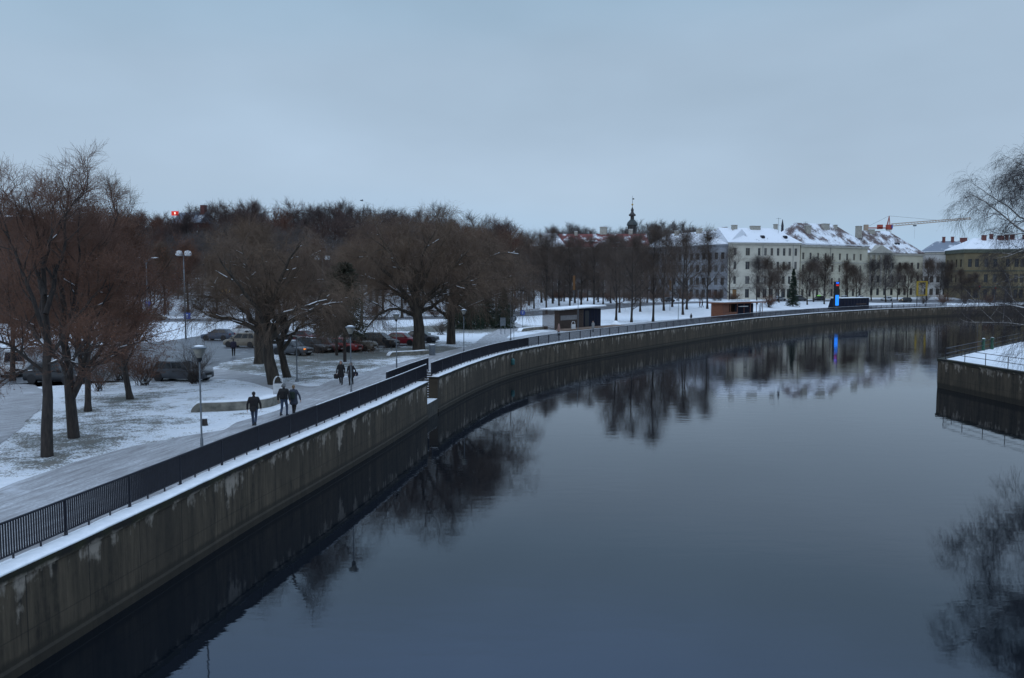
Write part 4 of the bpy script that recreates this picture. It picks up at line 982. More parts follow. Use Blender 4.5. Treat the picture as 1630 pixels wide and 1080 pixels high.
# --- park lindens in the middle distance
LN = [linden(51, 17.5, 5.6, .16, 23, 9, 6, 3, .014, fine=(1.6, 1.0), r0=.27, up=.75), linden(52, 15.5, 5.4, .18, 21, 9, 6, 3, .014, fine=(1.6, 1.0), r0=.26, ang=1.05), linden(53, 17.5, 5.0, .18, 23, 9, 6, 3, .014, fine=(1.7, 1.1), up=1.0, r0=.25, ang=.8), linden(58, 16.5, 6.0, .14, 22, 9, 6, 3, .014, fine=(1.6, 1.0), up=.6, r0=.27, lean=.04)]
rr_ = random.Random(5)
park = [(829, 502, .8, 'bare tree beside the street at the left of the brown kiosk'), (815, 505, .75, 'thin bare tree just right of the small dark spruce'), (870, 500, .95, 'bare linden behind the left end of the brown slatted kiosk'), (907, 490, 1.0, 'bare linden above the middle of the brown slatted kiosk'),
        (945.5, 489, 1.05, 'bare linden above the right end of the brown slatted kiosk'), (980.6, 511, .9, 'bare linden on the snow just right of the brown kiosk'), (1005, 513.5, .88, 'bare low-branched linden second on the snow right of the brown kiosk'), (1039.5, 512.5, .95, 'bare linden third on the snow right of the brown kiosk'),
        (986, 498, .95, 'bare linden behind the first one right of the brown kiosk'), (1019, 496.5, 1.0, 'bare linden below the onion-domed tower'), (1056.6, 495, 1.05, 'bare linden beside the dark car on the far street'), (1087, 501.5, 1.0, 'bare linden with straight trunk left of the two red-dressed walkers'),
        (1093, 493, 1.08, 'bare linden just behind the straight-trunk one near the two red-dressed walkers'), (1126, 492, 1.05, 'bare linden right of the two red-dressed walkers'), (1161, 481.5, .95, 'tall thin bare tree at the corner of the cream building'), (1070, 489, .95, 'bare tree in front of the long grey building middle'),
        (925, 486, .95, 'bare tree under the red-roofed building left half'), (890, 487, .9, 'bare tree under the snowy gable of the red-roofed building'), (960, 485, .9, 'bare tree under the red-roofed building right half'), (850, 492, .85, 'bare tree left of the red-roofed building gable')]
for i, (px, d_) in enumerate(((842, 205), (862, 222), (880, 214), (898, 236), (915, 218), (935, 240), (952, 226), (972, 216), (993, 244), (1012, 232), (1030, 222))):
    x_ = (px - CX) / F * d_; put_tree(LN[(i * 3 + i // 5) % 4], 'bare linden in the second row standing close before the long brown and grey facades', (x_, d_, T(x_, d_)), rr_.random() * 6, .85 + .25 * rr_.random(), 'second row of bare lindens before the long facades')
for i, (px, py, s, lb) in enumerate(park): put_tree(LN[(i * 7 + i // 4) % 4], lb, G(px, py), rr_.random() * 6, s, 'bare lindens in the riverside park')
SM = [linden(54, 11.5, 4.2, .2, 21, 8, 6, 3, .016, twig='twig_grey', fine=(1.4, 1.0), up=.8, r0=.2), linden(55, 10.5, 4.4, .18, 21, 8, 6, 3, .016, fine=(1.4, 1.0), r0=.2), linden(59, 11, 3.6, .15, 21, 8, 6, 3, .016, fine=(1.4, 1.0), up=1.1, r0=.19)]
strt = [(1205, 485, 1.0), (1223.5, 489, 1.05), (1240, 482, .95), (1285, 485.5, 1.05), (1295, 481, 1.05), (1312, 484.5, 1.15), (1348, 480, 1.05), (1362, 482, 1.0), (1387, 479, 1.05), (1410, 481.5, 1.2), (1428, 478, 1.0), (1444, 479.5, 1.1), (1475, 479, 1.25), (1496, 478, 1.05), (1508.5, 479, 1.1), (1530, 478, .9), (1549, 479, .85), (1600, 479, .8), (1640, 479, .9)]
wh = ['left of the cream building doorway', 'in front of the cream building middle', 'between the cream building and the dark spruce', 'just right of the dark spruce', 'behind the pair right of the dark spruce', 'left of the blue-lit pillar', 'right behind the blue-lit pillar', 'above the dark kiosk left half', 'above the dark kiosk right end', 'tall, before the white car', 'between the white car and the dark car', 'behind the dark car with headlight', 'directly right of the yellow frame', 'second right of the yellow frame', 'third right of the yellow frame', 'left of the yellow building corner', 'leaning before the yellow building', 'before the yellow building middle', 'before the yellow building at the right edge']
for i, ((px, py, s), w_) in enumerate(zip(strt, wh)): put_tree(SM[(i * 5 + i // 3) % 3], 'bare street tree ' + w_, G(px, py), rr_.random() * 6, s, 'bare street trees before the far facades')

# --- the wooded hill
def hill_tree(seed, H, W, tw, mat):
    rng = np.random.default_rng(seed)
    tr, rr = curve([(0, 0, -1), (rng.normal() * .4, rng.normal() * .4, H * .5), (rng.normal() * .6, rng.normal() * .6, H * .95)], .26, .05, 8)
    P1, R1 = grow(tr[None], rr[None], 20, .3, .98, lambda t, p: W * 1.25 * np.interp(t, [.3, .5, .8, 1], [.8, 1, .85, .5]), .85, 5, .42, .14, rng, .6, .13)
    P2, R2 = grow(P1, R1, 8, .2, 1, lambda t, p: p * .5, .65, 4, .3, .12, rng, .6, .06, .035)
    P3, R3 = grow(P2, R2, 9, .1, 1, lambda t, p: 1.7 + 0 * t, .7, 3, .15, .12, rng, .8, tw, tw * .8, .4)
    return [tubes(tr[None], rr[None], 5), tubes(P1, R1, 4)], [tubes(P2, R2, 3), tubes(P3, R3, 3)]
HTP = [hill_tree(70 + i, h, w, .032, 0) for i, (h, w) in enumerate(((16, 4.6), (18, 4.8), (14, 4.4), (17, 5.2)))]
HSPEC = [[finish('bare_tree', a, b, M['bark'], M[m]) for a, b in HTP] for m in ('twig_hill', 'twig_grey')]
hr = np.random.default_rng(9)
# individual trees along the skyline
n_sk = 0
def hill_d(px, f): return np.interp(px, HPX, HS) * (1 - f) + np.interp(px, HPX, HE) * f
px = -60.0
while px < 1215:
    f = .97 + hr.random() * .15; d = hill_d(px, f); a = (px - CX) / F; x = a * d
    far = px > 840
    lb = ('bare tree on the skyline of the far hill behind the onion-domed tower' if far else 'bare tree on the skyline of the near wooded hill')
    put_tree(HSPEC[1 if far or hr.random() < .4 else 0][hr.integers(0, 4)], lb, (x, d, T(x, d) - .3), hr.random() * 6, .8 + .4 * hr.random(), 'bare trees along the far hill skyline' if far else 'bare trees along the near hill skyline')
    px += 11 + hr.random() * 9; n_sk += 1
# the mass of the wood below reads as one
def wood(label, name, spots, mats, seed):
    rng = np.random.default_rng(seed); groups = {}
    for x, y, s in spots:
        k = rng.integers(0, 4); m = mats(x, y, rng); a, b = HTP[k]; an = rng.random() * 6.28; c_, s_ = math.cos(an), math.sin(an)
        for V, Fq in a + b:
            q = V * s; W_ = np.stack([q[:, 0] * c_ - q[:, 1] * s_ + x, q[:, 0] * s_ + q[:, 1] * c_ + y, q[:, 2] + T(x, y)], -1)
            groups.setdefault(m, []).append((W_, Fq))
    root = thing(name, label, 'wood'); root['kind'] = 'stuff'
    for m, parts in groups.items():
        V, Fq = merge(parts); o = link('bare_wood', mesh_np('bare_wood', V, [Fq], M[m], False), root); o['kind'] = 'stuff'
sp1 = []
for i in range(250):
    px = -160 + 1000 * (i + hr.random()) / 250; f = hr.random() * .95; d = hill_d(px, f) ; sp1.append(((px - CX) / F * d, d, .75 + .4 * hr.random()))
sp2 = []
for i in range(70):
    px = 845 + 370 * (i + hr.random()) / 70; f = .2 + hr.random() * .8; d = hill_d(px, f); sp2.append(((px - CX) / F * d, d, .75 + .4 * hr.random()))
def m1(x, y, rng):
    v = math.sin(x * .045 + 1) + math.sin(y * .06 + x * .02) + rng.normal() * .5
    return 'twig_rust' if v > .9 else ('twig_grey' if v < -1.0 else 'twig_hill')
wood('brown bare wood covering the slope of the near hill', 'bare_wood', sp1, m1, 81)
wood('grey bare wood covering the far hill behind the buildings', 'bare_wood', sp2, lambda x, y, r: 'twig_grey' if r.random() < .7 else 'twig_hill', 82)
# row of individual street trees at the foot of the hill
foot = linden(56, 14, 4.6, .2, 26, 10, 7, 4, .017, twig='twig_willow', fine=(1.6, 1.1)), linden(57, 15, 4.8, .22, 26, 10, 7, 4, .017, twig='twig_red', fine=(1.6, 1.1))
for i, px in enumerate((30, 95, 165, 225, 262, 300, 345, 395, 452, 500, 548, 610, 672, 735, 775)):
    d = 168 + hr.random() * 20; x = (px - CX) / F * d
    put_tree(foot[i % 2], 'bare tree in the row along the street at the foot of the near hill', (x, d, T(x, d)), hr.random() * 6, .85 + .3 * hr.random(), 'bare street trees at the hill foot')

# --- birch hanging in from the right
bb = Vector((46.5, 58.0, -.1)); k_ = bb.y
bl = limbs_px(bb, k_, [([(1800, 600, 0), (1792, 480, 0), (1778, 390, 0), (1768, 325, 0), (1762, 275, 0)], .30, .05),
    ([(1785, 420, 0), (1700, 400, -1), (1640, 380, -2), (1591, 338, -2.5), (1560, 315, -3), (1538, 306, -3)], .15, .02), ([(1780, 400, 0), (1690, 370, 1), (1630, 350, 1), (1590, 320, 1.5), (1560, 300, 2)], .13, .02), ([(1775, 370, 0), (1700, 300, 0), (1650, 272, 0), (1615, 258, 0)], .14, .03),
    ([(1772, 350, 0), (1690, 320, 2), (1640, 305, 3), (1600, 295, 3)], .12, .02), ([(1766, 310, 0), (1700, 262, -2), (1655, 250, -2)], .12, .03), ([(1765, 300, 0), (1700, 270, -3), (1640, 275, -4)], .12, .02), ([(1795, 470, 0), (1700, 410, -3), (1640, 395, -4), (1600, 410, -4.5)], .10, .01),
    ([(1795, 505, 0), (1700, 500, -2), (1630, 492, -3), (1590, 486, -3.5), (1545, 478, -4)], .10, .01), ([(1797, 525, 0), (1700, 525, -3), (1620, 519, -4), (1570, 513, -5), (1530, 513, -5)], .09, .01), ([(1795, 500, 0), (1710, 450, 1), (1640, 435, 1), (1585, 452, 1)], .08, .01), ([(1797, 540, 0), (1720, 545, -1), (1640, 545, -2)], .07, .02),
    ([(1765, 300, 0), (1800, 265, 2), (1850, 250, 2)], .12, .03), ([(1790, 380, 0), (1850, 330, 1), (1900, 300, 2)], .12, .03), ([(1764, 290, 0), (1720, 250, 1), (1680, 238, 1)], .1, .03)])
put_tree(hero('birch_tree', bl, 91, 13, 7, 6, 4, 2.6, 1.4, .8, .6, .0055, 'birch_bark', 'twig_birch', (-.1, -.35, -.8, -1.0), snowp=.10, t2=(.3, 1.0)), 'bare birch with hanging twigs reaching in over the river from the right edge', bb)
# ------------------------------------------------------------------ buildings
WINMESH = {}; PALT = {}; WRNG = random.Random(12)
CURT = [pmat('curtain_pane', (.13, .13, .125), (.05, .052, .055), 1.2, .3), pmat('blind_pane', (.07, .06, .05), (.03, .028, .026), 1.0, .3)]
def window_mesh(w, h, kind=0):
    k = (round(w, 2), round(h, 2), kind)
    if k not in WINMESH:
        m = MB(); f = .09
        m.box(0, f, -.06, .0, 0, h); m.box(w - f, w, -.06, .0, 0, h); m.box(f, w - f, -.06, 0, 0, f); m.box(f, w - f, -.06, 0, h - f, h)
        m.box(w / 2 - .045, w / 2 + .045, -.05, -.001, f, h - f); m.box(f, w / 2 - .045, -.05, -.001, h * .66, h * .66 + .07); m.box(w / 2 + .045, w - f, -.05, -.001, h * .66, h * .66 + .07)
        fr = m.mesh('window', WFRAME[kind])
        pn = MB().box(f * .5, w - f * .5, -.005, .03, f * .5, h - f * .5).mesh('pane', M['glass_dark'])
        WINMESH[k] = fr, pn
    return WINMESH[k]
WFRAME = [pmat('window_frame', (.20, .19, .175), (.13, .12, .11), 4, .6), pmat('window_frame_dark', (.06, .05, .045), (.04, .035, .03), 4, .6), pmat('window_frame_white', (.5, .5, .48), (.4, .4, .38), 4, .6)]
LIT = emat('lit_pane', (1.0, .55, .14), .05)
class Bld:
    """box-plan building; local x along the front, y back from it, z up from the ground"""
    def __init__(s, name, label, A, B, depth, z0, ze, wall, cat='building'):
        A, B = Vector(A), Vector(B); d = B - A; s.L, s.D, s.H = d.length, depth, ze - z0; s.wall = wall
        s.root = thing(name, label, cat, (A.x, A.y, z0), math.atan2(d.y, d.x))
        s.holes = {'f': [], 'l': [], 'r': []}
    def faces(s, side):
        return {'f': ((0, 0), (1, 0), s.L, (0, 1)), 'l': ((0, s.D), (0, -1), s.D, (1, 0)), 'r': ((s.L, 0), (0, 1), s.D, (-1, 0))}[side]
    def win_row(s, side, us, z, w, h, kind=0, lit=(), sill=True):
        (ox, oy), (dx, dy), L, (ix, iy) = s.faces(side); an = math.atan2(dy, dx)
        fr, pn = window_mesh(w, h, kind)
        for i, u in enumerate(us):
            s.holes[side].append((u - w / 2, u + w / 2, z, z + h))
            o = link('window', fr, s.root, (ox + dx * (u - w / 2) + ix * .22, oy + dy * (u - w / 2) + iy * .22, z), an)
            p = link('pane', pn, o)
            q_ = WRNG.random()
            if q_ < .34 and i not in lit:
                key = (pn.name, q_ < .2)
                if key not in PALT: pm = pn.copy(); pm.materials.clear(); pm.materials.append(CURT[0 if q_ < .2 else 1]); PALT[key] = pm
                p.data = PALT[key]
            if i in lit:
                pm = pn.copy(); pm.materials.clear(); pm.materials.append(LIT); p.data = pm
    def walls(s):
        m = MB()
        for side in 'flr':
            (ox, oy), (dx, dy), L, (ix, iy) = s.faces(side); hs = s.holes[side]
            xs_ = sorted({0.0, L, *[round(v, 3) for h in hs for v in h[:2]]}); zs = sorted({-2.0, s.H, *[round(v, 3) for h in hs for v in h[2:]]})
            inside = lambda u, z: any(h[0] < u < h[1] and h[2] < z < h[3] for h in hs)
            pt = lambda u, z, q=0: (ox + dx * u + ix * q, oy + dy * u + iy * q, z)
            for i in range(len(xs_) - 1):
                for j in range(len(zs) - 1):
                    if not inside((xs_[i] + xs_[i + 1]) / 2, (zs[j] + zs[j + 1]) / 2):
                        m.add([pt(xs_[i], zs[j]), pt(xs_[i + 1], zs[j]), pt(xs_[i + 1], zs[j + 1]), pt(xs_[i], zs[j + 1])], [(0, 1, 2, 3)])
            for u0, u1, z0, z1 in hs:
                q = .26
                m.add([pt(u0, z0), pt(u0, z0, q), pt(u0, z1, q), pt(u0, z1)], [(0, 1, 2, 3)]); m.add([pt(u1, z0), pt(u1, z1), pt(u1, z1, q), pt(u1, z0, q)], [(0, 1, 2, 3)])
                m.add([pt(u0, z1), pt(u0, z1, q), pt(u1, z1, q), pt(u1, z1)], [(0, 1, 2, 3)]); m.add([pt(u0, z0), pt(u1, z0), pt(u1, z0, q), pt(u0, z0, q)], [(0, 1, 2, 3)])
        m.add([(0, s.D, -2), (s.L, s.D, -2), (s.L, s.D, s.H), (0, s.D, s.H)], [(3, 2, 1, 0)])
        return m.build('wall', s.wall, s.root)
    def cornice(s, mat, h=.5, o=.35, z=None):
        z = s.H if z is None else z; m = MB(); m.box(-o, s.L + o, -o, -.003, z - h, z); m.box(-o, -.003, 0, s.D, z - h, z); m.box(s.L + .003, s.L + o, 0, s.D, z - h, z)
        return m.build('cornice', mat, s.root)
    def roof(s, mat, h, hl=0, hr=0, o=.5, front=.5, kink=None):
        """hipped (hl, hr > 0) or gabled roof with the ridge at front*depth; kink=(setback, rise) makes a lower slope"""
        x0, x1, y0, y1, z = -o, s.L + o, -o, s.D + o, s.H + .004; yr = y0 + (y1 - y0) * front; t = .22
        m = MB(); ring = [(x0, y0, z + t), (x1, y0, z + t), (x1, y1, z + t), (x0, y1, z + t)]
        m.box(x0, x1, y0, y1, z, z + t)
        m.add(ring + [(x0 + hl, yr, z + h), (x1 - hr, yr, z + h)], [(0, 1, 5, 4), (2, 3, 4, 5), (1, 2, 5), (3, 0, 4)])
        r = m.build('roof', mat, s.root); s.rf = r
        s.rz = lambda y: z + t + (h - t) * min((y - y0) / (yr - y0), (y1 - y) / (y1 - yr))
        return r
    def chimneys(s, lst, mat):
        for x, y, w, d, h in lst:
            z = s.rz(y); m = MB(); m.box(x - w / 2, x + w / 2, y - d / 2, y + d / 2, z - 1.2, z + h); m.box(x - w / 2 - .1, x + w / 2 + .1, y - d / 2 - .1, y + d / 2 + .1, z + h + .002, z + h + .16)
            m.box(x - w / 2 - .06, x + w / 2 + .06, y - d / 2 - .06, y + d / 2 + .06, z + h + .163, z + h + .26, 1)
            m.build('chimney', [mat, M['snow']], s.rf)
    def dormers(s, lst):
        for x, y in lst:
            z = s.rz(y); MB().tube([(x, y - .9, z - .15), (x, y + 1.2, z + .0)], .62, 14).build('dormer', M['dark_steel'], s.rf)
    def pipes(s, us, mat):
        for u in us: MB().tube([(u, -.12, .3), (u, -.12, s.H - .6)], .07, 6).build('downpipe', mat, s.root)
def lin(a, b, n): return list(np.linspace(a, b, n))
def row_px(A, B, pxs):
    """positions along the front A-B seen at given photo columns"""
    out = []
    for px in pxs:
        k = (px - CX) / F; d = Vector(B) - Vector(A); t = (A[0] - k * A[1]) / (k * d.y - d.x); out.append(t * d.length)
    return out
CREAM = pmat('cream_plaster', (.52, .495, .42), (.43, .41, .35), .25, .9); CREAM2 = pmat('cream_plaster_two', (.48, .455, .36), (.40, .38, .30), .25, .9)
GREYB = pmat('grey_plaster', (.26, .28, .31), (.19, .205, .23), .25, .9); WHITEP = pmat('white_plaster', (.52, .53, .53), (.44, .45, .45), .25, .9)
YELLOW = pmat('ochre_plaster', (.185, .15, .085), (.135, .112, .068), .3, .9); BROWN = pmat('brown_plaster', (.085, .072, .07), (.05, .043, .042), .3, .9)
TRIM = pmat('pale_trim', (.40, .39, .34), (.32, .31, .28), 1, .85); PIPE = pmat('pipe_zinc', (.25, .26, .27), (.18, .19, .2), 2, .5)
def P2(px, d): return ((px - CX) / F * d, d)

# B0 long grey building with the snow roof
A, B = P2(1030, 292), P2(1157, 263)
b = Bld('apartment_building', 'long grey-blue apartment building with snowy roof behind the tall park trees', A, B, 13, 1.0, Zp(389.5, 266), GREYB)
for z, h in ((1.2, 2.8), (5.6, 2.4), (10.0, 2.4), (14.2, 2.3)): b.win_row('f', lin(2.2, b.L - 2.2, 13), z, 1.45, h, 1)
b.walls(); b.cornice(GREYB); b.roof(M['roof_snow'], 5.2, 5, 0); b.chimneys([(9, 5.5, 1.6, .9, 1.3), (19, 6, 2.2, .9, 1.3), (30, 6, 1.6, .9, 1.2), (26, 7.5, 2.6, 1, 1.0)], M['chimney_pale']); b.dormers([(6, 2.2), (16, 2.2), (27, 2.2)])
# B1 cream corner building
A, B = P2(1158, 262.6), P2(1271, 268)
b = Bld('apartment_building', 'cream corner apartment building with snowy roof and four rows of windows', A, B, 14, 1.2, Zp(387, 265), CREAM)
us = row_px(A, B, [1168.5, 1188.5, 1206.5, 1216.5, 1226.5, 1236.5, 1246, 1255, 1264.5])
for z, h in ((5.7, 2.6), (10.6, 2.6), (15.2, 2.5)):
    b.win_row('f', [us[0]] + us[2:], z, .95, h); b.win_row('f', [us[1]], z, 1.55, h)
b.win_row('f', us, 1.1, 1.5, 2.9, 1, lit=(0,))
b.win_row('l', lin(2, 12, 4), 5.7, 1.2, 2.6); b.win_row('l', lin(2, 12, 4), 10.6, 1.2, 2.6)
b.walls(); b.cornice(TRIM, .6); b.cornice(TRIM, .3, .15, 4.6); b.roof(M['roof_snow'], 5.4, 0, 6); b.chimneys([(5, 6, 1.8, 1, 1.4), (13, 6.5, 3.6, 1, .9), (21, 7, 1.2, .9, 1.3)], M['chimney_pale']); b.dormers([(row_px(A, B, [1216])[0], 2.3), (row_px(A, B, [1252])[0], 2.3)]); b.pipes([row_px(A, B, [1212])[0], row_px(A, B, [1260])[0]], PIPE)
# B2 cream building with brown hip roof
A, B = P2(1272.5, 268.8), P2(1378, 286)
b = Bld('apartment_building', 'cream building with brown half-snowed hip roof right of the corner building', A, B, 17, 1.3, Zp(391.5, 277), CREAM2)
us = row_px(A, B, [1276.5, 1288, 1300, 1312, 1323, 1334.5, 1346, 1357, 1367.5])
for z, h in ((5.4, 2.3), (9.8, 2.4), (14.0, 2.3)): b.win_row('f', us, z, 1.05, h)
b.win_row('f', us, 1.2, 1.3, 2.6, 1)
b.walls(); b.cornice(TRIM, .7); b.cornice(TRIM, .3, .15, 13.2); b.roof(M['roof_brown'], 8.2, 7, 8); b.chimneys([(8.5, 4.5, 2.2, 1.2, 2.2), (20, 6.5, 3.0, 1.2, 1.6), (26, 7, 1, 1, 1)], M['chimney_pale']); b.pipes([row_px(A, B, [1319])[0]], PIPE)
MB().box(-.55, b.L + .55, -.6, 1.6, b.H + .23, b.H + .55).build('snow', M['snow'], b.root, bevel=.1)
# B3 portico building
A, B = P2(1379, 296), P2(1466, 304)
b = Bld('town_mansion', 'pale yellow mansion with triangular pediment and big dark snow-streaked roof', A, B, 18, 1.2, Zp(403.5, 299), CREAM2)
us = row_px(A, B, [1386, 1396, 1407, 1418, 1430, 1439, 1449, 1459])
for z, h in ((1.4, 2.6), (6.2, 2.6), (11.4, 2.4)): b.win_row('f', us, z, 1.3, h, 1)
b.walls(); b.cornice(TRIM, .8); b.roof(M['roof_brown'], 9.0, 5, 9); b.chimneys([(1.5, 7, 2.0, 1.4, 3.2), (8.5, 8, 2.2, 1, 1.2)], M['chimney_pale'])
m = MB(); w_ = 11.0; m.add([(-.3, -1.2, b.H + .01), (w_, -1.2, b.H + .01), (w_ / 2 - .3, -1.2, b.H + 3.0), (-.3, 2, b.H + .01), (w_, 2, b.H + .01), (w_ / 2 - .3, 5, b.H + 3.0)], [(0, 1, 2), (0, 2, 5, 3), (1, 4, 5, 2), (0, 3, 4, 1), (3, 5, 4)])
m.build('pediment', TRIM, b.root)
for i in range(5): MB().lathe([(.42, 5.2), (.4, 5.6), (.34, b.H - 1.2), (.46, b.H - .84)], (.6 + i * 2.4, -.62, 0), 12).build('column', TRIM, b.root, smooth='auto')
for q in (15.5, 16.8): MB().box(q, q + .8, 3.0, 3.9, b.rz(3.4) - .5, b.rz(3.4) + .45).build('skylight', M['dark_steel'], b.rf)
# B4 pale building with blue-grey roof
A, B = P2(1466.5, 305), P2(1531, 300)
b = Bld('town_house', 'white town house with blue-grey hip roof and small chimneys', A, B, 14, 1.2, Zp(402, 302), WHITEP)
us = row_px(A, B, [1472, 1481, 1491, 1502, 1512, 1521])
for z, h in ((1.4, 2.4), (6.2, 2.4), (11.6, 2.2)): b.win_row('f', us, z, 1.2, h, 1)
b.walls(); b.cornice(TRIM, .6); b.roof(M['roof_grey'], 4.6, 5.5, 1.0); b.chimneys([(7.6, 6.4, 1.0, .9, 1.8), (10.6, 6.4, 1.0, .9, 1.8), (14.4, 6.6, 2.4, 1, 1.2)], M['chimney_red'])
MB().box(-.4, b.L + .3, -.55, .9, b.H + .23, b.H + .45).build('snow', M['snow'], b.root, bevel=.08)
# B5 ochre building
A, B = P2(1531.5, 287), P2(1668, 284)
b = Bld('town_house', 'ochre yellow corner house with snowy mansard roof and red chimneys', A, B, 16, .8, Zp(397, 286), YELLOW)
us = row_px(A, B, [1541, 1552, 1567, 1581, 1601, 1615, 1624, 1637, 1650, 1661])
for z, h in ((.9, 3.2), (6.6, 3.0), (12.2, 2.9)): b.win_row('f', us, z, 1.35, h, 1)
b.win_row('l', lin(2.5, 13.5, 4), 6.6, 1.3, 3.0, 1); b.win_row('l', lin(2.5, 13.5, 4), 12.2, 1.3, 2.9, 1)
b.walls(); GRN = pmat('green_grey_trim', (.09, .10, .075), (.06, .07, .055), 1, .85); b.cornice(GRN, 1.3, .45); b.cornice(GRN, .5, .2, 5.2); b.cornice(GRN, .35, .15, 11.0); b.roof(M['roof_snow'], 4.4, 7, 7)
b.chimneys([(9.5, 6.5, 1.4, 1, 1.6), (12.5, 7.5, 1.0, .9, 1.6), (15.5, 6.8, 2.0, 1, 1.3), (17.6, 6.8, .9, .9, 1.5), (19.6, 7.0, 1.2, 1, 1.6), (24, 7, 1.2, 1, 1.4)], M['chimney_red'])
# red-roofed building on the left
A, B = P2(846, 300), P2(1030, 298)
b = Bld('apartment_building', 'long brown apartment house with patchy red roof and a white snowy gable end', A, B, 13, 1.2, Zp(394, 299), BROWN)
for z, h in ((1.4, 2.2), (5.0, 2.0), (8.6, 2.0), (12.2, 1.8)): b.win_row('f', lin(2.0, b.L - 2.0, 15), z, 1.35, h, 2)
b.walls(); b.cornice(TRIM, .4); b.roof(M['roof_red'], 5.4, 6, 0)
MB().add([(-.6, -.55, b.H + .26), (13, -.55, b.H + .26), (9.5, 5.4, b.H + 5.3), (5.3, 6.0, b.H + 5.5), (-.6, -.55, b.H + .5), (13, -.55, b.H + .5), (9.5, 5.4, b.H + 5.55), (5.3, 6.0, b.H + 5.75)], [(0, 1, 5, 4), (1, 2, 6, 5), (2, 3, 7, 6), (3, 0, 4, 7), (4, 5, 6, 7), (3, 2, 1, 0)]).build('snow', M['snow'], b.root)
b.chimneys([(17, 6, 1.2, .9, 1.1), (27.5, 6.6, 2.6, 1, 2.6), (38, 6.6, 1.5, 1, 1.6)], M['chimney_pale'])
for x, y0, y1, hh in ((20, 2, 5, .7), (30, 1, 3.6, .7)): MB().box(x, x + 5, y0, y1, b.rz(y0) + .02, b.rz(y0) + hh).build('snow', M['snow'], b.rf, bevel=.2)
# far left flat-roofed building
A, B = P2(-330, 152), P2(42, 140)
b = Bld('flat_roof_building', 'brown flat-roofed building with snow on its roof edge behind the left trees', A, B, 25, -.1, Zp(350, 140), pmat('brown_brick', (.075, .05, .042), (.045, .032, .03), 1.2, .9))
for z in (4.5, 8.5, 12.5): b.win_row('f', lin(2.5, b.L - 2, 14), z, 1.8, 1.9, 1)
b.win_row('f', lin(3, b.L - 3, 10), .6, 2.6, 2.6, 1, lit=(8,))
b.walls(); MB().box(-.5, b.L + .5, -.5, b.D + .5, b.H + .003, b.H + .5).build('roof', M['black'], b.root); MB().box(-.4, b.L + .4, -.4, b.D + .4, b.H + .502, b.H + .75).build('snow', M['snow'], b.root, bevel=.06)
# house on the hill
A, B = P2(279, 306), P2(322, 300); z0 = 22.0
b = Bld('hill_house', 'dark red brick house with grey roof among trees on the hilltop', A, B, 8, z0, Zp(356, 303), pmat('dark_red_brick', (.075, .03, .03), (.05, .02, .022), 1.5, .9))
b.win_row('f', [b.L - 1.0], b.H - 2.4, 1.0, 1.8, 0)
b.walls(); b.roof(M['roof_grey'], 4.6, 0, 0); b.chimneys([(b.L - 1.6, 3.6, 1.9, 1.6, 2.6)], M['chimney_red'])
MB().ball((b.L - 1.2, -.25, b.H - 3.4), (.5, .12, .5)).build('satellite_dish', M['white_paint'], b.root, smooth=True)
p = Wp(283, 298, 0); z = Zp(340, 298); t = thing('lit_sign', 'small red glowing sign on the hilltop house roof', 'sign', (p.x, 298, z))
MB().box(-1.3, 1.3, -.15, .15, -.8, .8).build('sign_box', RED, t); MB().box(-.25, .25, -.18, -.152, -.35, .4).build('emblem', emat('white_glow', (1, .8, .7), 1.5), t)
for s in (-.8, .8): MB().box(s - .05, s + .05, -.05, .05, -4, -.8).build('leg', M['black'], t)

# town hall tower
d = 338; p = Wp(1005, d, 0); k = d / F; zt = lambda py: Zp(py, d)
t = thing('clock_tower', 'dark town hall tower with onion domes, gold ball and spire above the roofs', 'tower', (p.x, d, 0)); TWR = pmat('tower_wood', (.05, .045, .045), (.03, .027, .028), 2, .7); COP = pmat('tower_copper', (.024, .034, .036), (.016, .024, .026), 1, .5)
MB().lathe([(2.6, 0), (2.6, zt(378)), (2.0, zt(377)), (1.9, zt(360)), (2.3, zt(359))], n=8).build('tower_body', TWR, t)
MB().lathe([(2.35, zt(358.9)), (2.1, zt(355)), (1.5, zt(352)), (.9, zt(350)), (.75, zt(349))], n=12).build('onion_dome', COP, t, smooth='auto')
MB().lathe([(.8, zt(348.9)), (.8, zt(344.5)), (1.45, zt(344)), (1.5, zt(342)), (.9, zt(340)), (.55, zt(338)), (.55, zt(335.5)), (.7, zt(335)), (.35, zt(332)), (.12, zt(330))], n=12).build('lantern', TWR, t, smooth='auto')
MB().tube([(0, 0, zt(330)), (0, 0, zt(312))], [.12, .04], 6).build('spire', M['black'], t)
MB().ball((0, 0, zt(326)), .42).build('gold_ball', pmat('gilt', (.5, .33, .1), (.4, .25, .08), 3, .35, metal=.8), t, smooth=True)
MB().box(-.05, .75, -.03, .03, zt(318), zt(316)).build('weather_vane', M['black'], t)
for an in range(8):
    a = an * math.pi / 4 + math.pi / 8; r_ = 1.86
    if math.sin(a) < .3: MB().box(-.28, .28, -.05, .05, zt(371), zt(362)).build('opening', M['black'], t, loc=(r_ * math.cos(a), r_ * math.sin(a), 0), rz=a + math.pi / 2)
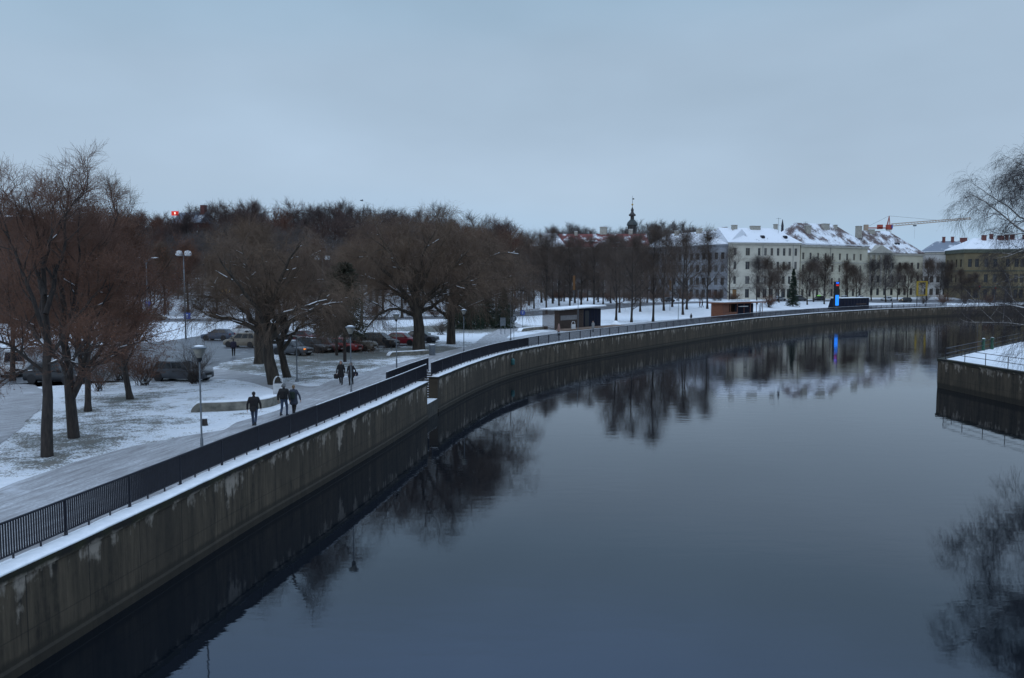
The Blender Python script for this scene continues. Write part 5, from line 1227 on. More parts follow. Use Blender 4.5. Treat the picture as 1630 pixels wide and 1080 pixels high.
# tower crane
d = 430; k = d / F; zt = lambda py: Zp(py, d); p = Wp(1411, d, 0); X = lambda px: (px - 1411) * k
t = thing('tower_crane', 'red and white tower crane with a long jib above the roofs', 'crane', (p.x, d, 0)); CR = pmat('crane_red', (.40, .07, .04), (.30, .05, .035), 2, .6); CW = pmat('crane_pale', (.40, .30, .22), (.32, .24, .18), 2, .6)
m = MB(); 
for sx in (-.8, .8):
    for sy in (-.8, .8): m.bar((sx, sy, 0), (sx, sy, zt(363)), .22, .22)
zz = 4.0; fl = 1
while zz < zt(364):
    m.bar((-.8 * fl, -.8, zz), (.8 * fl, -.8, min(zz + 2, zt(363))), .12, .12); m.bar((-.8, -.8 * fl, zz), (-.8, .8 * fl, min(zz + 2, zt(363))), .12, .12); fl = -fl; zz += 2
m.build('mast', CW, t)
MB().box(-1.3, 1.6, -1, 1, zt(366), zt(358)).build('cab', CR, t, bevel=.1); MB().box(.9, 1.5, -1.5, -.95, zt(364), zt(359)).build('cab_window', BLUE, t)
m = MB(); m.bar((-.8, -.5, zt(358)), (0, 0, zt(344)), .3, .3); m.bar((.8, .5, zt(358)), (0, 0, zt(344)), .3, .3); m.bar((-.8, .5, zt(358)), (0, 0, zt(344)), .2, .2); m.build('tower_head', CR, t)
m = MB(); x1 = X(1540); z0_, z1_ = zt(360.5), zt(349); n = 26
for i in range(n):
    a = i / n; bq = (i + 1) / n; xa, xb = 1.4 + (x1 - 1.4) * a, 1.4 + (x1 - 1.4) * bq; za, zb = z0_ + (z1_ - z0_) * a, z0_ + (z1_ - z0_) * bq; h = 1.3 - .6 * a; hb = 1.3 - .6 * bq
    for sy in (-.6, .6): m.bar((xa, sy, za), (xb, sy, zb), .34, .34)
    m.bar((xa, 0, za + h), (xb, 0, zb + hb), .36, .36); m.bar((xa, -.6, za), (xb, 0, zb + hb), .09, .09); m.bar((xa, 0, za + h), (xb, -.6, zb), .14, .14)
m.build('jib', CW, t)
m = MB(); m.box(X(1376), -1.2, -.7, .7, zt(364), zt(362.5)); m.build('counter_jib', CR, t); MB().box(X(1372), X(1378), -.9, .9, zt(368), zt(358)).build('counterweight', CW, t, bevel=.08); MB().box(X(1393), X(1401), -.7, .7, zt(365), zt(358)).build('winch', CR, t, bevel=.1)
m = MB(); m.tube([(0, 0, zt(344)), (X(1490), 0, zt(351))], .05, 4); m.tube([(0, 0, zt(344)), (X(1378), 0, zt(361))], .05, 4); m.tube([(X(1452), 0, zt(358.5)), (X(1452), 0, zt(380))], .03, 4); m.build('cable', M['black'], t)
MB().box(X(1450), X(1454), -.6, .6, zt(360.5), zt(358.4)).build('trolley', M['steel'], t)
# antennas and little far spire
for px, pyt, pyb, d, lb in ((1236, 347, 366, 271, 'thin television antenna mast above the cream corner building'), (1279, 353, 366, 276, 'thin television antenna above the brown hip roof left end')):
    p = Wp(px, d, 0); t = thing('antenna', lb, 'antenna', (p.x, d, Zp(pyb, d) - 1.0)); h = Zp(pyt, d) - Zp(pyb, d) + 1
    MB().tube([(0, 0, -1), (0, 0, h)], .05, 5).build('mast', M['steel'], t); m = MB()
    for q, w in ((.5, 1.4), (.95, 1.8)): m.bar((-w / 2 * 1, 0, h * q), (w / 2, 0, h * q), .05, .05)
    for i in range(5): m.bar((-.6 + i * .3, -.4, h * .95), (-.6 + i * .3, .4, h * .95), .04, .04)
    m.build('antenna_rod', M['steel'], t)
d = 290; p = Wp(1242.5, d, 0); t = thing('roof_turret', 'small dark pointed turret on the skyline behind the cream corner building', 'turret', (p.x, d, Zp(368, d)))
MB().lathe([(.55, -6), (.5, 0), (.45, 1.6), (.52, 1.7), (.08, 4.2)], n=8).build('turret_body', M['dark_steel'], t)

# ------------------------------------------------------------------ riverside pavilions
WOODB = pmat('brown_slats', (.085, .055, .042), (.045, .03, .025), 3, .8, .3, stretch=(.3, .3, 6)); WOODO = pmat('orange_wood', (.20, .075, .038), (.125, .045, .025), 3, .7, .3, stretch=(.4, .4, 5)); NAVY = pmat('navy_panel', (.010, .013, .028), (.007, .008, .018), 1, .75, spec=.15)
a = Y_on(890, 526, 0); b_ = Y_on(957, 520.5, 0); an = math.atan2(b_.y - a.y, b_.x - a.x); L = (b_ - a).length
t = thing('kiosk', 'brown slatted wooden kiosk with thin flat snowy roof and dark blue shutters', 'kiosk', a, an); D = 3.2; H = Zp(493, a.y) - .1
m = MB(); n = 24
for i in range(n):
    z = .12 + (H - .2) * i / n
    m.box(0, L * .56, 0, .05, z, z + .085); m.box(-.05, -.001, .06, D, z, z + .085)
m.build('slat_wall', WOODB, t)
m = MB(); 
for x in (0.02, L * .14, L * .28, L * .42, L * .56): m.box(x - .04, x + .04, .051, .13, .0, H)
m.build('frame', WOODB, t)
MB().box(.12, L * .55, .9, .98, .0, H).build('inner_wall', WOODB, t); MB().box(.35, L * .4, -.03, -.002, 1.5, 2.25).build('opening', pmat('pale_panel', (.2, .19, .19), (.14, .13, .13), 2, .6), t)
MB().box(L * .57, L, .1, D, .0, H - .05).build('shutter', NAVY, t); m = MB()
for i in range(1, 5): m.box(L * (.57 + .43 * i / 5) - .02, L * (.57 + .43 * i / 5) + .02, .06, .099, .1, H - .1)
m.build('shutter_rib', M['dark_steel'], t)
MB().box(L * .6, L * .7, .05, .058, .1, H - .3).build('door', M['black'], t)
r = MB().add([(-.6, -.7, H), (L + .5, -.7, H + .32), (L + .5, D + .2, H + .32), (-.6, D + .2, H), (-.6, -.7, H + .14), (L + .5, -.7, H + .46), (L + .5, D + .2, H + .46), (-.6, D + .2, H + .14)], [(0, 3, 2, 1), (4, 5, 6, 7), (0, 1, 5, 4), (1, 2, 6, 5), (2, 3, 7, 6), (3, 0, 4, 7)]).build('roof', M['white_paint'], t)
MB().add([(-.55, -.65, H + .145), (L + .45, -.65, H + .465), (L + .45, D + .15, H + .465), (-.55, D + .15, H + .145), (-.5, -.6, H + .23), (L + .4, -.6, H + .55), (L + .4, D + .1, H + .55), (-.5, D + .1, H + .23)], [(4, 5, 6, 7), (0, 1, 5, 4), (1, 2, 6, 5), (2, 3, 7, 6), (3, 0, 4, 7)]).build('snow', M['snow'], r)
MB().box(-1.2, L + 3.8, -2.4, -.25, -.02, .22).build('deck', pmat('deck_wood', (.22, .15, .11), (.14, .1, .075), 3, .8, stretch=(.4, 4, 1)), t)
c = wl(s_at_y(a.y), 3.0)
p = G(980, 518.5); t = thing('snow_heap', 'small white pointed heap of snow at the right end of the brown kiosk deck', 'snow heap', p); MB().lathe([(1.0, -.1), (.85, .25), (.45, .62), (.1, .85)], n=14).build('heap', M['snow'], t, smooth='auto')

a = Y_on(1151, 507.0, 0); b_ = Y_on(1214, 503.5, 0); an = math.atan2(b_.y - a.y, b_.x - a.x); L = (b_ - a).length; H = Zp(484, a.y)
t = thing('kiosk', 'orange wooden kiosk with open dark bays and a ladder leaning at its right end', 'kiosk', a, an); D = 2.8
MB().box(0, L * .33, 0, .12, 0, 1.2).build('counter', WOODO, t); MB().box(0, .12, .121, D, 0, H).build('side_wall', WOODO, t); MB().box(0, L, D, D + .12, 0, H).build('back_wall', WOODO, t)
for q in (0.0, .165, .33, .5, .66, .82, .98): MB().box(L * q, L * q + .18, -.06, -.001, 0 if q > .3 else 1.201, H).build('post', WOODO, t)
MB().box(.15, L * .16, .15, .2, 1.25, H - .1).build('shelf_panel', WOODO, t); MB().box(L * .34, L * .8, .5, .58, .0, H - .1).build('dark_front', NAVY, t); MB().box(L * .02, L * .33, 1.6, 1.7, .0, H - .1).build('inner_wall', M['black'], t); MB().box(L * .36, L * .56, -.5, -.07, H - .72, H - .6).build('awning', M['white_paint'], t)
r = MB().box(-.5, L + .4, -.55, D + .5, H + .002, H + .28).build('roof', WOODO, t); MB().box(-.48, L + .38, -.53, D + .48, H + .283, H + .40).build('snow', M['snow'], r, bevel=.04)
MB().box(L * .33, L * .72, .5, 2.2, H + .403, H + .75).build('roof_box', M['white_paint'], r, bevel=.05)
m = MB(); x0 = L * .83; 
for s in (0, .55): m.bar((x0 + s, -.5, .05), (x0 + s + 1.4, -.1, H - .1), .1, .1)
for i in range(8): q = (i + .5) / 8; m.bar((x0 + 1.4 * q, -.5 + .4 * q, H * q), (x0 + .55 + 1.4 * q, -.5 + .4 * q, H * q), .06, .06)
m.build('ladder', NAVY, t)
# dark container kiosk and the lit pillar
a = Wp(1336, 213, 0); b_ = Wp(1383, 222, 0); g = T(a.x, a.y); L = (b_ - a).length; H = Zp(475.5, 213) - g
t = thing('container_kiosk', 'dark closed box kiosk with snow on its flat top beside the lit pillar', 'kiosk', (a.x, a.y, g), math.atan2(b_.y - a.y, b_.x - a.x))
m = MB(); m.add([(-.9, 0, -.6), (L, 0, -.6), (L, 3.2, -.6), (-.9, 3.2, -.6), (1.0, 0, H), (L, 0, H), (L, 3.2, H), (1.0, 3.2, H)], [(0, 3, 2, 1), (4, 5, 6, 7), (0, 1, 5, 4), (1, 2, 6, 5), (2, 3, 7, 6), (3, 0, 4, 7)]); m.build('body', NAVY, t)
m = MB()
for i in range(1, 9): x = 1.0 + (L - 1.0) * i / 9; m.box(x - .05, x + .05, -.05, -.001, 0, H - .1)
m.build('rib', M['dark_steel'], t); MB().box(1.0, L + .1, -.1, 3.3, H + .002, H + .2).build('snow', M['snow'], t, bevel=.05); MB().box(L * .55, L * .9, -.06, -.002, H * .42, H * .5).build('sign_strip', WOODB, t)
y = 205.0; a = Wp(1330.5, y, 0); g = T(a.x, y); k = y / F; H = Zp(448.5, y) - g
t = thing('info_pillar', 'tall dark info pillar with glowing blue screen and a red light near its top', 'pillar', (a.x, y, g), .25)
MB().box(-.42, .42, -.3, .3, -.6, .9).build('base', M['steel'], t); MB().box(-.62, .62, -.35, .35, .901, H).build('body', M['black'], t, bevel=.03)
zf = lambda py: Zp(py, y) - g
MB().box(-.5, .5, -.4, -.352, zf(486.5), zf(470)).build('screen', emat('screen_blue', (.015, .22, 1.0), 1.5), t); MB().box(-.42, .42, -.4, -.352, zf(452), zf(449.5)).build('screen', BLUE_E, t); MB().box(-.4, .42, -.4, -.352, zf(455.5), zf(453.3)).build('red_lamp', RED, t)
# yellow picture frame
y = 243.0; a = Wp(1466.5, y, 0); g = T(a.x, y); k = y / F; zf = lambda py: Zp(py, y) - g; w = 8.3 * k
t = thing('yellow_frame', 'big free-standing yellow rectangular frame on the snowy bank', 'frame', (a.x, y, g)); YF = pmat('frame_yellow', (.36, .25, .02), (.28, .19, .02), 2, .5)
MB().box(-w, -w + .38, -.25, .25, zf(471), zf(448)).build('side_post', YF, t); MB().box(w - .38, w, -.25, .25, zf(471), zf(448)).build('side_post', YF, t); MB().box(-w + .38, w - .38, -.25, .25, zf(449.8), zf(448)).build('top_beam', YF, t); MB().box(-w + .38, w - .38, -.25, .25, zf(471), zf(469.4)).build('bottom_beam', YF, t); MB().box(-w + .1, -w + .28, -.1, .1, -.4, zf(471.01)).build('leg', M['dark_steel'], t); MB().box(w - .28, w - .1, -.1, .1, -.4, zf(471.01)).build('leg', M['dark_steel'], t)
# lit banners and a hanging star of bulbs
for px, py0, py1, d, c, lb in ((913.5, 439, 462, 182, (1.0, .42, .05), 'dim orange vertical lit banner among the lindens behind the brown kiosk'), (1066.5, 446, 463, 190, (1.0, .5, .12), 'faint orange vertical lit banner among the lindens in front of the grey building'), (587.5, 443, 468, 165, (.8, .35, .1), 'faint brown vertical banner between the willow crowns')):
    a = Wp(px, d, 0); g = T(a.x, d); z0, z1 = Zp(py1, d) - g, Zp(py0, d) - g; t = thing('lit_banner', lb, 'banner', (a.x, d, g))
    MB().tube([(0, .15, -.1), (0, .15, z1 + .2)], .06, 6).build('pole', M['steel'], t); MB().box(-.28, .28, -.05, .05, z0, z1).build('banner_panel', emat('banner_glow', (c[0] * .6, c[1] * .6, c[2] * .6), .02), t, bevel=.02)
a = Wp(361, 158, 0); z = Zp(469.5, 158); t = thing('light_star', 'star of small yellow bulbs glowing in front of the hillside wood', 'lights', (a.x, 158, z)); WARM = emat('warm_bulb', (1.0, .62, .12), 1.6); m = MB()
for i in range(8):
    for q in (.35, .7, 1.0): m.ball((q * 1.0 * math.cos(i * .785), 0, q * 1.0 * math.sin(i * .785)), .06, 6, 4)
m.build('bulb', WARM, t); m = MB()
for i in range(4): m.bar((-1.02 * math.cos(i * .785), .07, -1.02 * math.sin(i * .785)), (1.02 * math.cos(i * .785), .07, 1.02 * math.sin(i * .785)), .03, .03)
m.tube([(0, .15, -z + T(a.x, 158)), (0, .15, 0)], .05, 5); m.build('frame', M['steel'], t)
# ------------------------------------------------------------------ cars
def paint(name, c, rough=.32): return pmat('paint_' + name, c, tuple(x * .8 for x in c), 1.2, rough, spec=.5)
PT = {'charcoal': paint('charcoal', (.075, .082, .095)), 'black': paint('black', (.022, .024, .028)), 'red': paint('red', (.26, .016, .03)), 'bright_red': paint('bright_red', (.30, .02, .02)), 'beige': paint('beige', (.21, .18, .14)), 'white': paint('white', (.55, .57, .59)), 'blue': paint('blue', (.06, .078, .115)), 'silver': paint('silver', (.26, .28, .30)), 'maroon': paint('maroon', (.10, .02, .025))}
HL = pmat('headlight', (.5, .52, .54), (.38, .4, .42), 8, .15); TL = pmat('tail_light', (.25, .01, .01), (.18, .008, .008), 8, .25); AMB = emat('amber_light', (1.0, .28, .02), 1.6); HLON = emat('headlight_on', (1.0, .85, .55), 1.8); PLATE = pmat('plate_white', (.55, .55, .55), (.48, .48, .48), 5, .5); RIM = pmat('rim', (.22, .23, .24), (.14, .145, .15), 6, .4, metal=.5)
SHAPES = {  # length, width, height, belt, hood, then x of windscreen foot, roof front, roof rear, rear-window foot
    'estate': (4.6, 1.76, 1.50, .93, .88, 1.25, 1.95, 3.95, 4.5), 'sedan': (4.5, 1.74, 1.42, .92, .86, 1.25, 1.95, 3.15, 3.85), 'hatchback': (4.05, 1.70, 1.45, .93, .87, 1.05, 1.8, 3.3, 3.95),
    'minivan': (4.5, 1.80, 1.66, 1.0, .95, .95, 1.85, 3.95, 4.4), 'offroad': (4.3, 1.78, 1.76, 1.08, 1.04, 1.3, 1.75, 3.9, 4.2), 'van': (4.8, 1.9, 1.98, 1.12, 1.05, .75, 1.5, 4.6, 4.75)}
def bm_mesh(bm, name, mat, smooth=True):
    me = bpy.data.meshes.new(name); bmesh.ops.recalc_face_normals(bm, faces=bm.faces); bm.to_mesh(me); bm.free(); me.materials.append(mat)
    if smooth: me.polygons.foreach_set('use_smooth', [True] * len(me.polygons)); me.set_sharp_from_angle(angle=math.radians(40))
    return me
def car(kind, label, px, py, head, color, snow=.0, ind=False, lights=False, cat='car', group='cars parked by the promenade park', d=None):
    L, W, H, belt, hood, x1, x2, x3, x4 = SHAPES[kind]
    p = G(px, py) if d is None else Vector((Wp(px, d, 0).x, d, T(Wp(px, d, 0).x, d)))
    p.z += .012; r = thing('parked_car' if group.startswith('cars parked') else 'car', label, cat, p, math.radians(head), group); mt = PT[color]; hw = W / 2
    X = lambda x: L / 2 - x
    st = [(0, .32, .62, .74), (.07, .24, .70, .86), (.3, .2, hood - .10, .95), (x1 - .1, .2, hood, 1), (x1 + .5, .2, belt, 1), (x3 - .3, .2, belt, 1), (x4, .2, belt - (.0 if x4 > L - .4 else .02), .985), (L - .12, .24, min(belt, .98) if x4 > L - .4 else belt - .04, .93), (L, .32, .74, .84)]
    bm = bmesh.new(); rings = []
    for x, zb, zt, w in st:
        w *= hw; sec = [(-w * .9, zb), (-w, zb + .14), (-w, zb + (zt - zb) * .62), (-w * .95, zt - .05), (-w * .86, zt), (0, zt + .025), (w * .86, zt), (w * .95, zt - .05), (w, zb + (zt - zb) * .62), (w, zb + .14), (w * .9, zb)]
        rings.append([bm.verts.new((X(x), y, z)) for y, z in sec])
    for a, b in zip(rings, rings[1:]):
        for i in range(11): bm.faces.new((a[i], a[(i + 1) % 11], b[(i + 1) % 11], b[i]))
    bm.faces.new(rings[0]); bm.faces.new(rings[-1][::-1])
    bmesh.ops.bevel(bm, geom=[e for e in bm.edges if e.calc_face_angle(0) > .9], offset=.03, segments=2, affect='EDGES', clamp_overlap=True)
    body = link('body', bm_mesh(bm, 'body', mt), r)
    # cabin
    b0, t0 = hw * .90, hw * .72; zb, zt = belt - .03, H
    bm = bmesh.new(); c = [(x1, -b0, zb), (x1, b0, zb), (x4, b0, zb), (x4, -b0, zb), (x2, -t0, zt - .03), (x2, t0, zt - .03), (x3, t0, zt - .03), (x3, -t0, zt - .03)]
    vs = [bm.verts.new((X(x), y, z)) for x, y, z in c]; m1 = bm.verts.new((X(x2 + (x3 - x2) * .35), 0, zt + .03)); 
    for f in ((0, 1, 5, 4), (1, 2, 6, 5), (2, 3, 7, 6), (3, 0, 4, 7), (3, 2, 1, 0)): bm.faces.new([vs[i] for i in f])
    for i, j in ((4, 5), (5, 6), (6, 7), (7, 4)): bm.faces.new((vs[i], vs[j], m1))
    bmesh.ops.recalc_face_normals(bm, faces=bm.faces)
    bmesh.ops.bevel(bm, geom=[e for e in bm.edges if e.calc_face_angle(0) > .5], offset=.05, segments=2, affect='EDGES', clamp_overlap=True)
    link('cabin', bm_mesh(bm, 'cabin', mt), r)
    C = [Vector((X(x), y, z)) for x, y, z in c]
    def pane(q, u0, u1, v0, v1, nm='window'):
        a, b, cc, dd = q; P = lambda u, v: (a * (1 - u) + b * u) * (1 - v) + (dd * (1 - u) + cc * u) * v
        n = (b - a).cross(dd - a).normalized(); cen = (a + b + cc + dd) / 4
        if n.dot(cen - Vector((0, 0, (zb + zt) / 2))) < 0: n = -n
        qs = [P(u0, v0), P(u1, v0), P(u1, v1), P(u0, v1)]
        MB().add([v + n * .012 for v in qs] + [v - n * .03 for v in qs], [(0, 1, 2, 3), (7, 6, 5, 4), (0, 4, 5, 1), (1, 5, 6, 2), (2, 6, 7, 3), (3, 7, 4, 0)]).build(nm, M['glass_dark'], r)
    pane([C[0], C[1], C[5], C[4]], .08, .92, .10, .92, 'windscreen'); pane([C[3], C[2], C[6], C[7]], .1, .9, .2, .9, 'rear_window')
    for s, q in ((-1, [C[0], C[3], C[7], C[4]]), (1, [C[1], C[2], C[6], C[5]])):
        cuts = ((.10, .40), (.43, .68), (.71, .93)) if kind in ('estate', 'minivan', 'offroad') else ((.10, .36),) if kind == 'van' else ((.10, .48), (.51, .90))
        for u0, u1 in cuts: pane(q, u0, u1, .16, .88, 'side_window')
        m = MB(); m.box(X(x1 + .25) - .1, X(x1 + .25) + .08, s * (hw * .93) - .0, s * (hw * .93) + s * .2, belt + .02, belt + .17); m.build('mirror', mt, r, bevel=.03)
        MB().box(X(x1 + 1.15) - .1, X(x1 + 1.15) + .1, s * hw, s * (hw + .02), belt - .17, belt - .13).build('door_handle', M['black'], r)
        for wx in (.82, L - .85):
            w = thing('wheel', None, None, (X(wx), s * (hw - .12), .31)); w.parent = r
            MB().lathe([(.2, -.10), (.29, -.10), (.315, -.06), (.315, .06), (.29, .10), (.2, .10)], n=20).build('tyre', M['rubber'], w, smooth='auto').rotation_euler = (math.pi / 2, 0, 0)
            MB().lathe([(.20, -.105), (.19, -.112), (.05, -.09)], n=14).build('rim', RIM, w, smooth='auto').rotation_euler = (-s * -math.pi / 2, 0, 0)
            MB().tube([(X(wx), s * (hw - .22), .33), (X(wx), s * (hw + .004), .33)], .375, 20).build('wheel_arch', M['black'], body)
        MB().box(X(.0) - .16, X(.03), s * hw * .48, s * hw * .82, .60, .74).build('headlight', HLON if lights else (AMB if ind and s < 0 else HL), r, bevel=.03)
        MB().box(X(L) - .02, X(L) + .16, s * hw * .6, s * hw * .86, .72, .90).build('tail_light', TL, r, bevel=.03)
    MB().box(X(.0) - .1, X(0) + .05, -hw * .72, hw * .72, .30, .46).build('front_bumper', M['black'] if kind in ('offroad', 'van') else mt, r, bevel=.04); MB().box(X(L) - .05, X(L) + .1, -hw * .78, hw * .78, .32, .5).build('rear_bumper', M['black'] if kind in ('offroad', 'van') else mt, r, bevel=.04)
    MB().box(X(0) - .02, X(0) + .03, -hw * .4, hw * .4, .50, .64).build('grille', M['black'], r, bevel=.01); MB().box(X(0) + .051, X(0) + .065, -.26, .26, .34, .45).build('number_plate', PLATE, r); MB().box(X(L) - .02, X(L) - .001, -.26, .26, .56, .67).build('number_plate', PLATE, r)
    if snow:
        m = MB(); rs = random.Random(px); 
        m.box(X(x3 - .05), X(x2 + .12), -t0 * .88, t0 * .88, H - .0, H + .03 + .05 * snow); m.build('snow', M['snow'], r, bevel=.03)
        if snow > .5: MB().box(X(x1 - .15), X(.35), -hw * .75, hw * .75, hood - .0, hood + .04).build('snow', M['snow'], r, bevel=.02)
    return r
PK = 'cars parked by the promenade park'
car('van', 'white van with a snowy roof parked at the left edge behind the lawn trees', 24, 597, -58, 'white', .8)
car('estate', 'dark estate car parked behind the forked tree on the left', 92, 610, -12, 'black', .0)
car('estate', 'charcoal estate car parked behind the bare shrub at the lawn edge', 290, 606, -14, 'charcoal', .0)
car('hatchback', 'dark blue hatchback at the back of the parking near the street lamp', 347, 542, 172, 'blue', .0)
car('minivan', 'muddy beige van parked behind the man in the dark purple jacket', 388, 553, 165, 'beige', .0)
car('hatchback', 'snow-covered white hatchback behind the beige van', 384, 534, 175, 'white', 1.0)
car('sedan', 'dark saloon with a glowing amber indicator right of the leaning willow', 466, 565, -28, 'charcoal', .4, ind=True)
car('estate', 'black estate car next to the saloon with the amber indicator', 497, 561, -28, 'black', .2)
car('hatchback', 'dark red hatchback half hidden behind the olive evergreen', 522, 560, -30, 'maroon', .0)
car('hatchback', 'bright red hatchback behind the two evergreen trunks', 548, 560, -25, 'bright_red', .0)
car('offroad', 'beige off-road car right of the evergreen trunks', 570, 558, -22, 'beige', .2)
car('minivan', 'black minivan parked left of the red car near the huge willow', 604, 553, -16, 'black', .0)
car('hatchback', 'red hatchback parked just left of the huge willow trunk', 641, 549.5, -14, 'red', .0)
car('hatchback', 'dark hatchback half hidden behind the huge willow trunk', 672, 545.5, -14, 'charcoal', .2)
car('sedan', 'maroon saloon with snow on its roof in the second parked row', 480, 545, 155, 'maroon', .9)
car('hatchback', 'silver hatchback with snow on its roof in the second parked row', 440, 541, 155, 'silver', .9)
STREET = 'cars on the far street'
for px, d, hd, kd, cl, lb, kw in ((1063, 228, 36, 'sedan', 'black', 'dark saloon on the far street between the park lindens', {}), (1240, 243, 25, 'sedan', 'silver', 'silver saloon on the far street left of the dark green spruce', dict(snow=.8)), (1272, 242, 25, 'minivan', 'charcoal', 'charcoal minivan with snowy roof right of the dark green spruce', dict(snow=.9)),
                                  (1303, 249, 205, 'hatchback', 'black', 'dark taxi with a small green roof light on the far street', {}), (1346, 254, 25, 'hatchback', 'silver', 'snowy silver hatchback above the dark container kiosk left half', dict(snow=1.0)), (1370, 258, 25, 'hatchback', 'white', 'white hatchback above the dark container kiosk right end', dict(snow=.6)),
                                  (1411, 262, 200, 'hatchback', 'white', 'white hatchback on the far street with a tree before it', dict(snow=.5)), (1441, 262, 205, 'estate', 'black', 'black estate car with its headlights on near the yellow frame', dict(lights=True))):
    c = car(kd, lb, px, 480, hd, cl, d=d, group=STREET, **kw)
    if 'taxi' in lb: MB().box(-.5, .5, -.35, .35, 1.47, 1.66).build('taxi_light', emat('green_light', (.25, .9, .1), .6), c, bevel=.04)
car('hatchback', 'red hatchback on the street under the hill near the left traffic light', 225, 505, 8, 'bright_red', d=152, group=STREET)
car('hatchback', 'pale yellowish hatchback on the street just right of the left traffic light', 248, 505, 8, 'beige', d=153, group=STREET)

# ------------------------------------------------------------------ people
def caps(mb, p, q, r0, r1, n=12):
    p, q = Vector(p), Vector(q); t = q - p; L = t.length
    if L < 1e-6: return
    t /= L; prof = []
    for i in range(5): a = math.pi / 2 * (1 - i / 4); prof.append((p - t * math.sin(a) * r0, max(math.cos(a) * r0, .0006)))
    for i in range(5): a = math.pi / 2 * i / 4; prof.append((q + t * math.sin(a) * r1, max(math.cos(a) * r1, .0006)))
    mb.tube([x for x, _ in prof], [r for _, r in prof], n)
def remesh(mb, name, mat, parent, vox=.011, smooth=2):
    o = mb.build('tmp', mat); md = o.modifiers.new('r', 'REMESH'); md.mode = 'VOXEL'; md.voxel_size = vox; md.use_smooth_shade = True
    s = o.modifiers.new('s', 'SMOOTH'); s.iterations = smooth; s.factor = .5
    dg = bpy.context.evaluated_depsgraph_get(); me = bpy.data.meshes.new_from_object(o.evaluated_get(dg)); old = o.data
    bpy.data.objects.remove(o); bpy.data.meshes.remove(old); me.name = name
    if not me.materials: me.materials.append(mat)
    return link(name, me, parent)
def person(label, loc, face, H=1.75, stride=.25, coat='jacket', ccol=None, tcol=None, hcol=None, hair='short', arms=((0, .1), (0, -.1)), hem=.78, female=False, sit=False, group=None, vox=.011, walk=1):
    """stands at loc, faces 'face' degrees (0 = away from the camera)"""
    r = thing('person', label, 'person', loc, math.radians(face), group); k = H / 1.75; S = lambda *p: tuple(Vector(p) * k)
    sh, hipw = (.175, .088) if female else (.20, .095)
    hips = .92 if not sit else .50; dz = hips - .92
    j = {}
    for s, sg in ((-1, walk), (1, -walk)):
        f = stride * sg
        if sit: kn, an = (s * .12, .42, .50), (s * .12, .46, .09)
        else: kn = (s * .095, f * .45 + .05 + (.02 if f > 0 else 0), .50); an = (s * .085, f * (.9 if f > 0 else 1.15) - .02, .09 if f >= 0 else .09 + .10 * min(1, abs(f) / .3))
        j[s] = ((s * hipw, 0, hips - .02), kn, an)
    body = MB(); caps(body, S(-.06, 0, hips), S(.06, 0, hips), .108 * k, .108 * k); caps(body, S(0, .0, hips), S(0, .0, 1.22 + dz), .125 * k, .14 * k); caps(body, S(-.09, -.0, 1.28 + dz), S(.09, -.0, 1.28 + dz), .125 * k, .125 * k); caps(body, S(-sh + .03, 0, 1.43 + dz), S(sh - .03, 0, 1.43 + dz), .07 * k, .07 * k)
    caps(body, S(0, -.01, 1.42 + dz), S(0, .015, 1.56 + dz), .06 * k, .055 * k); body.ball(S(0, .02, 1.635 + dz), (.078 * k, .096 * k, .118 * k), 14, 10); caps(body, S(0, .06, 1.585 + dz), S(0, .07, 1.56 + dz), .05 * k, .04 * k)
    caps(body, S(0, .115, 1.64 + dz), S(0, .128, 1.615 + dz), .010 * k, .016 * k, 8)
    for s in (-1, 1): body.ball(S(s * .08, .01, 1.63 + dz), (.012 * k, .022 * k, .032 * k), 8, 6)
    cloth = MB(); leg = MB(); shoe = MB(); ends = {}
    for s in (-1, 1):
        h, kn, an = j[s]; caps(body, S(*h), S(*kn), .085 * k, .055 * k); caps(body, S(*kn), S(*an), .052 * k, .036 * k)
        caps(leg, S(*h), S(*kn), .097 * k, .070 * k); caps(leg, S(*kn), S(*an), .070 * k, .055 * k)
        toe = (an[0], an[1] + .17, an[2] - .055); caps(body, S(an[0], an[1], an[2] - .035), S(*toe), .034 * k, .03 * k); caps(shoe, S(an[0], an[1] - .03, an[2] - .035), S(*toe), .052 * k, .042 * k); caps(shoe, S(*an), S(an[0], an[1], an[2] + .06), .05 * k, .052 * k)
        out, fw = arms[0 if s < 0 else 1]
        a0 = Vector((s * sh, 0, 1.42 + dz)); el = a0 + Vector((s * (.06 + out), fw * .5 - .02, -.29)); wr = el + Vector((s * (out * .3 - .01), fw * .9 + .06, -.25)); ends[s] = wr
        caps(body, S(*a0), S(*el), .048 * k, .040 * k); caps(body, S(*el), S(*wr), .038 * k, .027 * k)
        caps(cloth, S(*a0), S(*el), .068 * k, .056 * k); caps(cloth, S(*el), S(*(wr * .93 + el * .07)), .055 * k, .046 * k)
        hd = (wr - el).normalized(); palm = wr + hd * .085; fwv = Vector((0, 1, 0)); acr = hd.cross(Vector((s, 0, 0))).normalized()
        for q in (-.025, 0, .025): caps(body, S(*(wr + acr * q * .6)), S(*(palm + acr * q)), .017 * k, .016 * k, 8)
        for q, ln in ((-.033, .065), (-.011, .082), (.011, .076), (.033, .058)):
            b_ = palm + acr * q; m_ = b_ + hd * ln * .55 + Vector((-s * .008, 0, 0)); e_ = m_ + hd * ln * .4 + Vector((-s * .025, 0, 0)); caps(body, S(*b_), S(*m_), .0095 * k, .0088 * k, 8); caps(body, S(*m_), S(*e_), .0088 * k, .0078 * k, 8)
        tb = wr + hd * .03 + acr * .03; caps(body, S(*tb), S(*(tb + hd * .05 + acr * .03)), .0125 * k, .010 * k, 8)
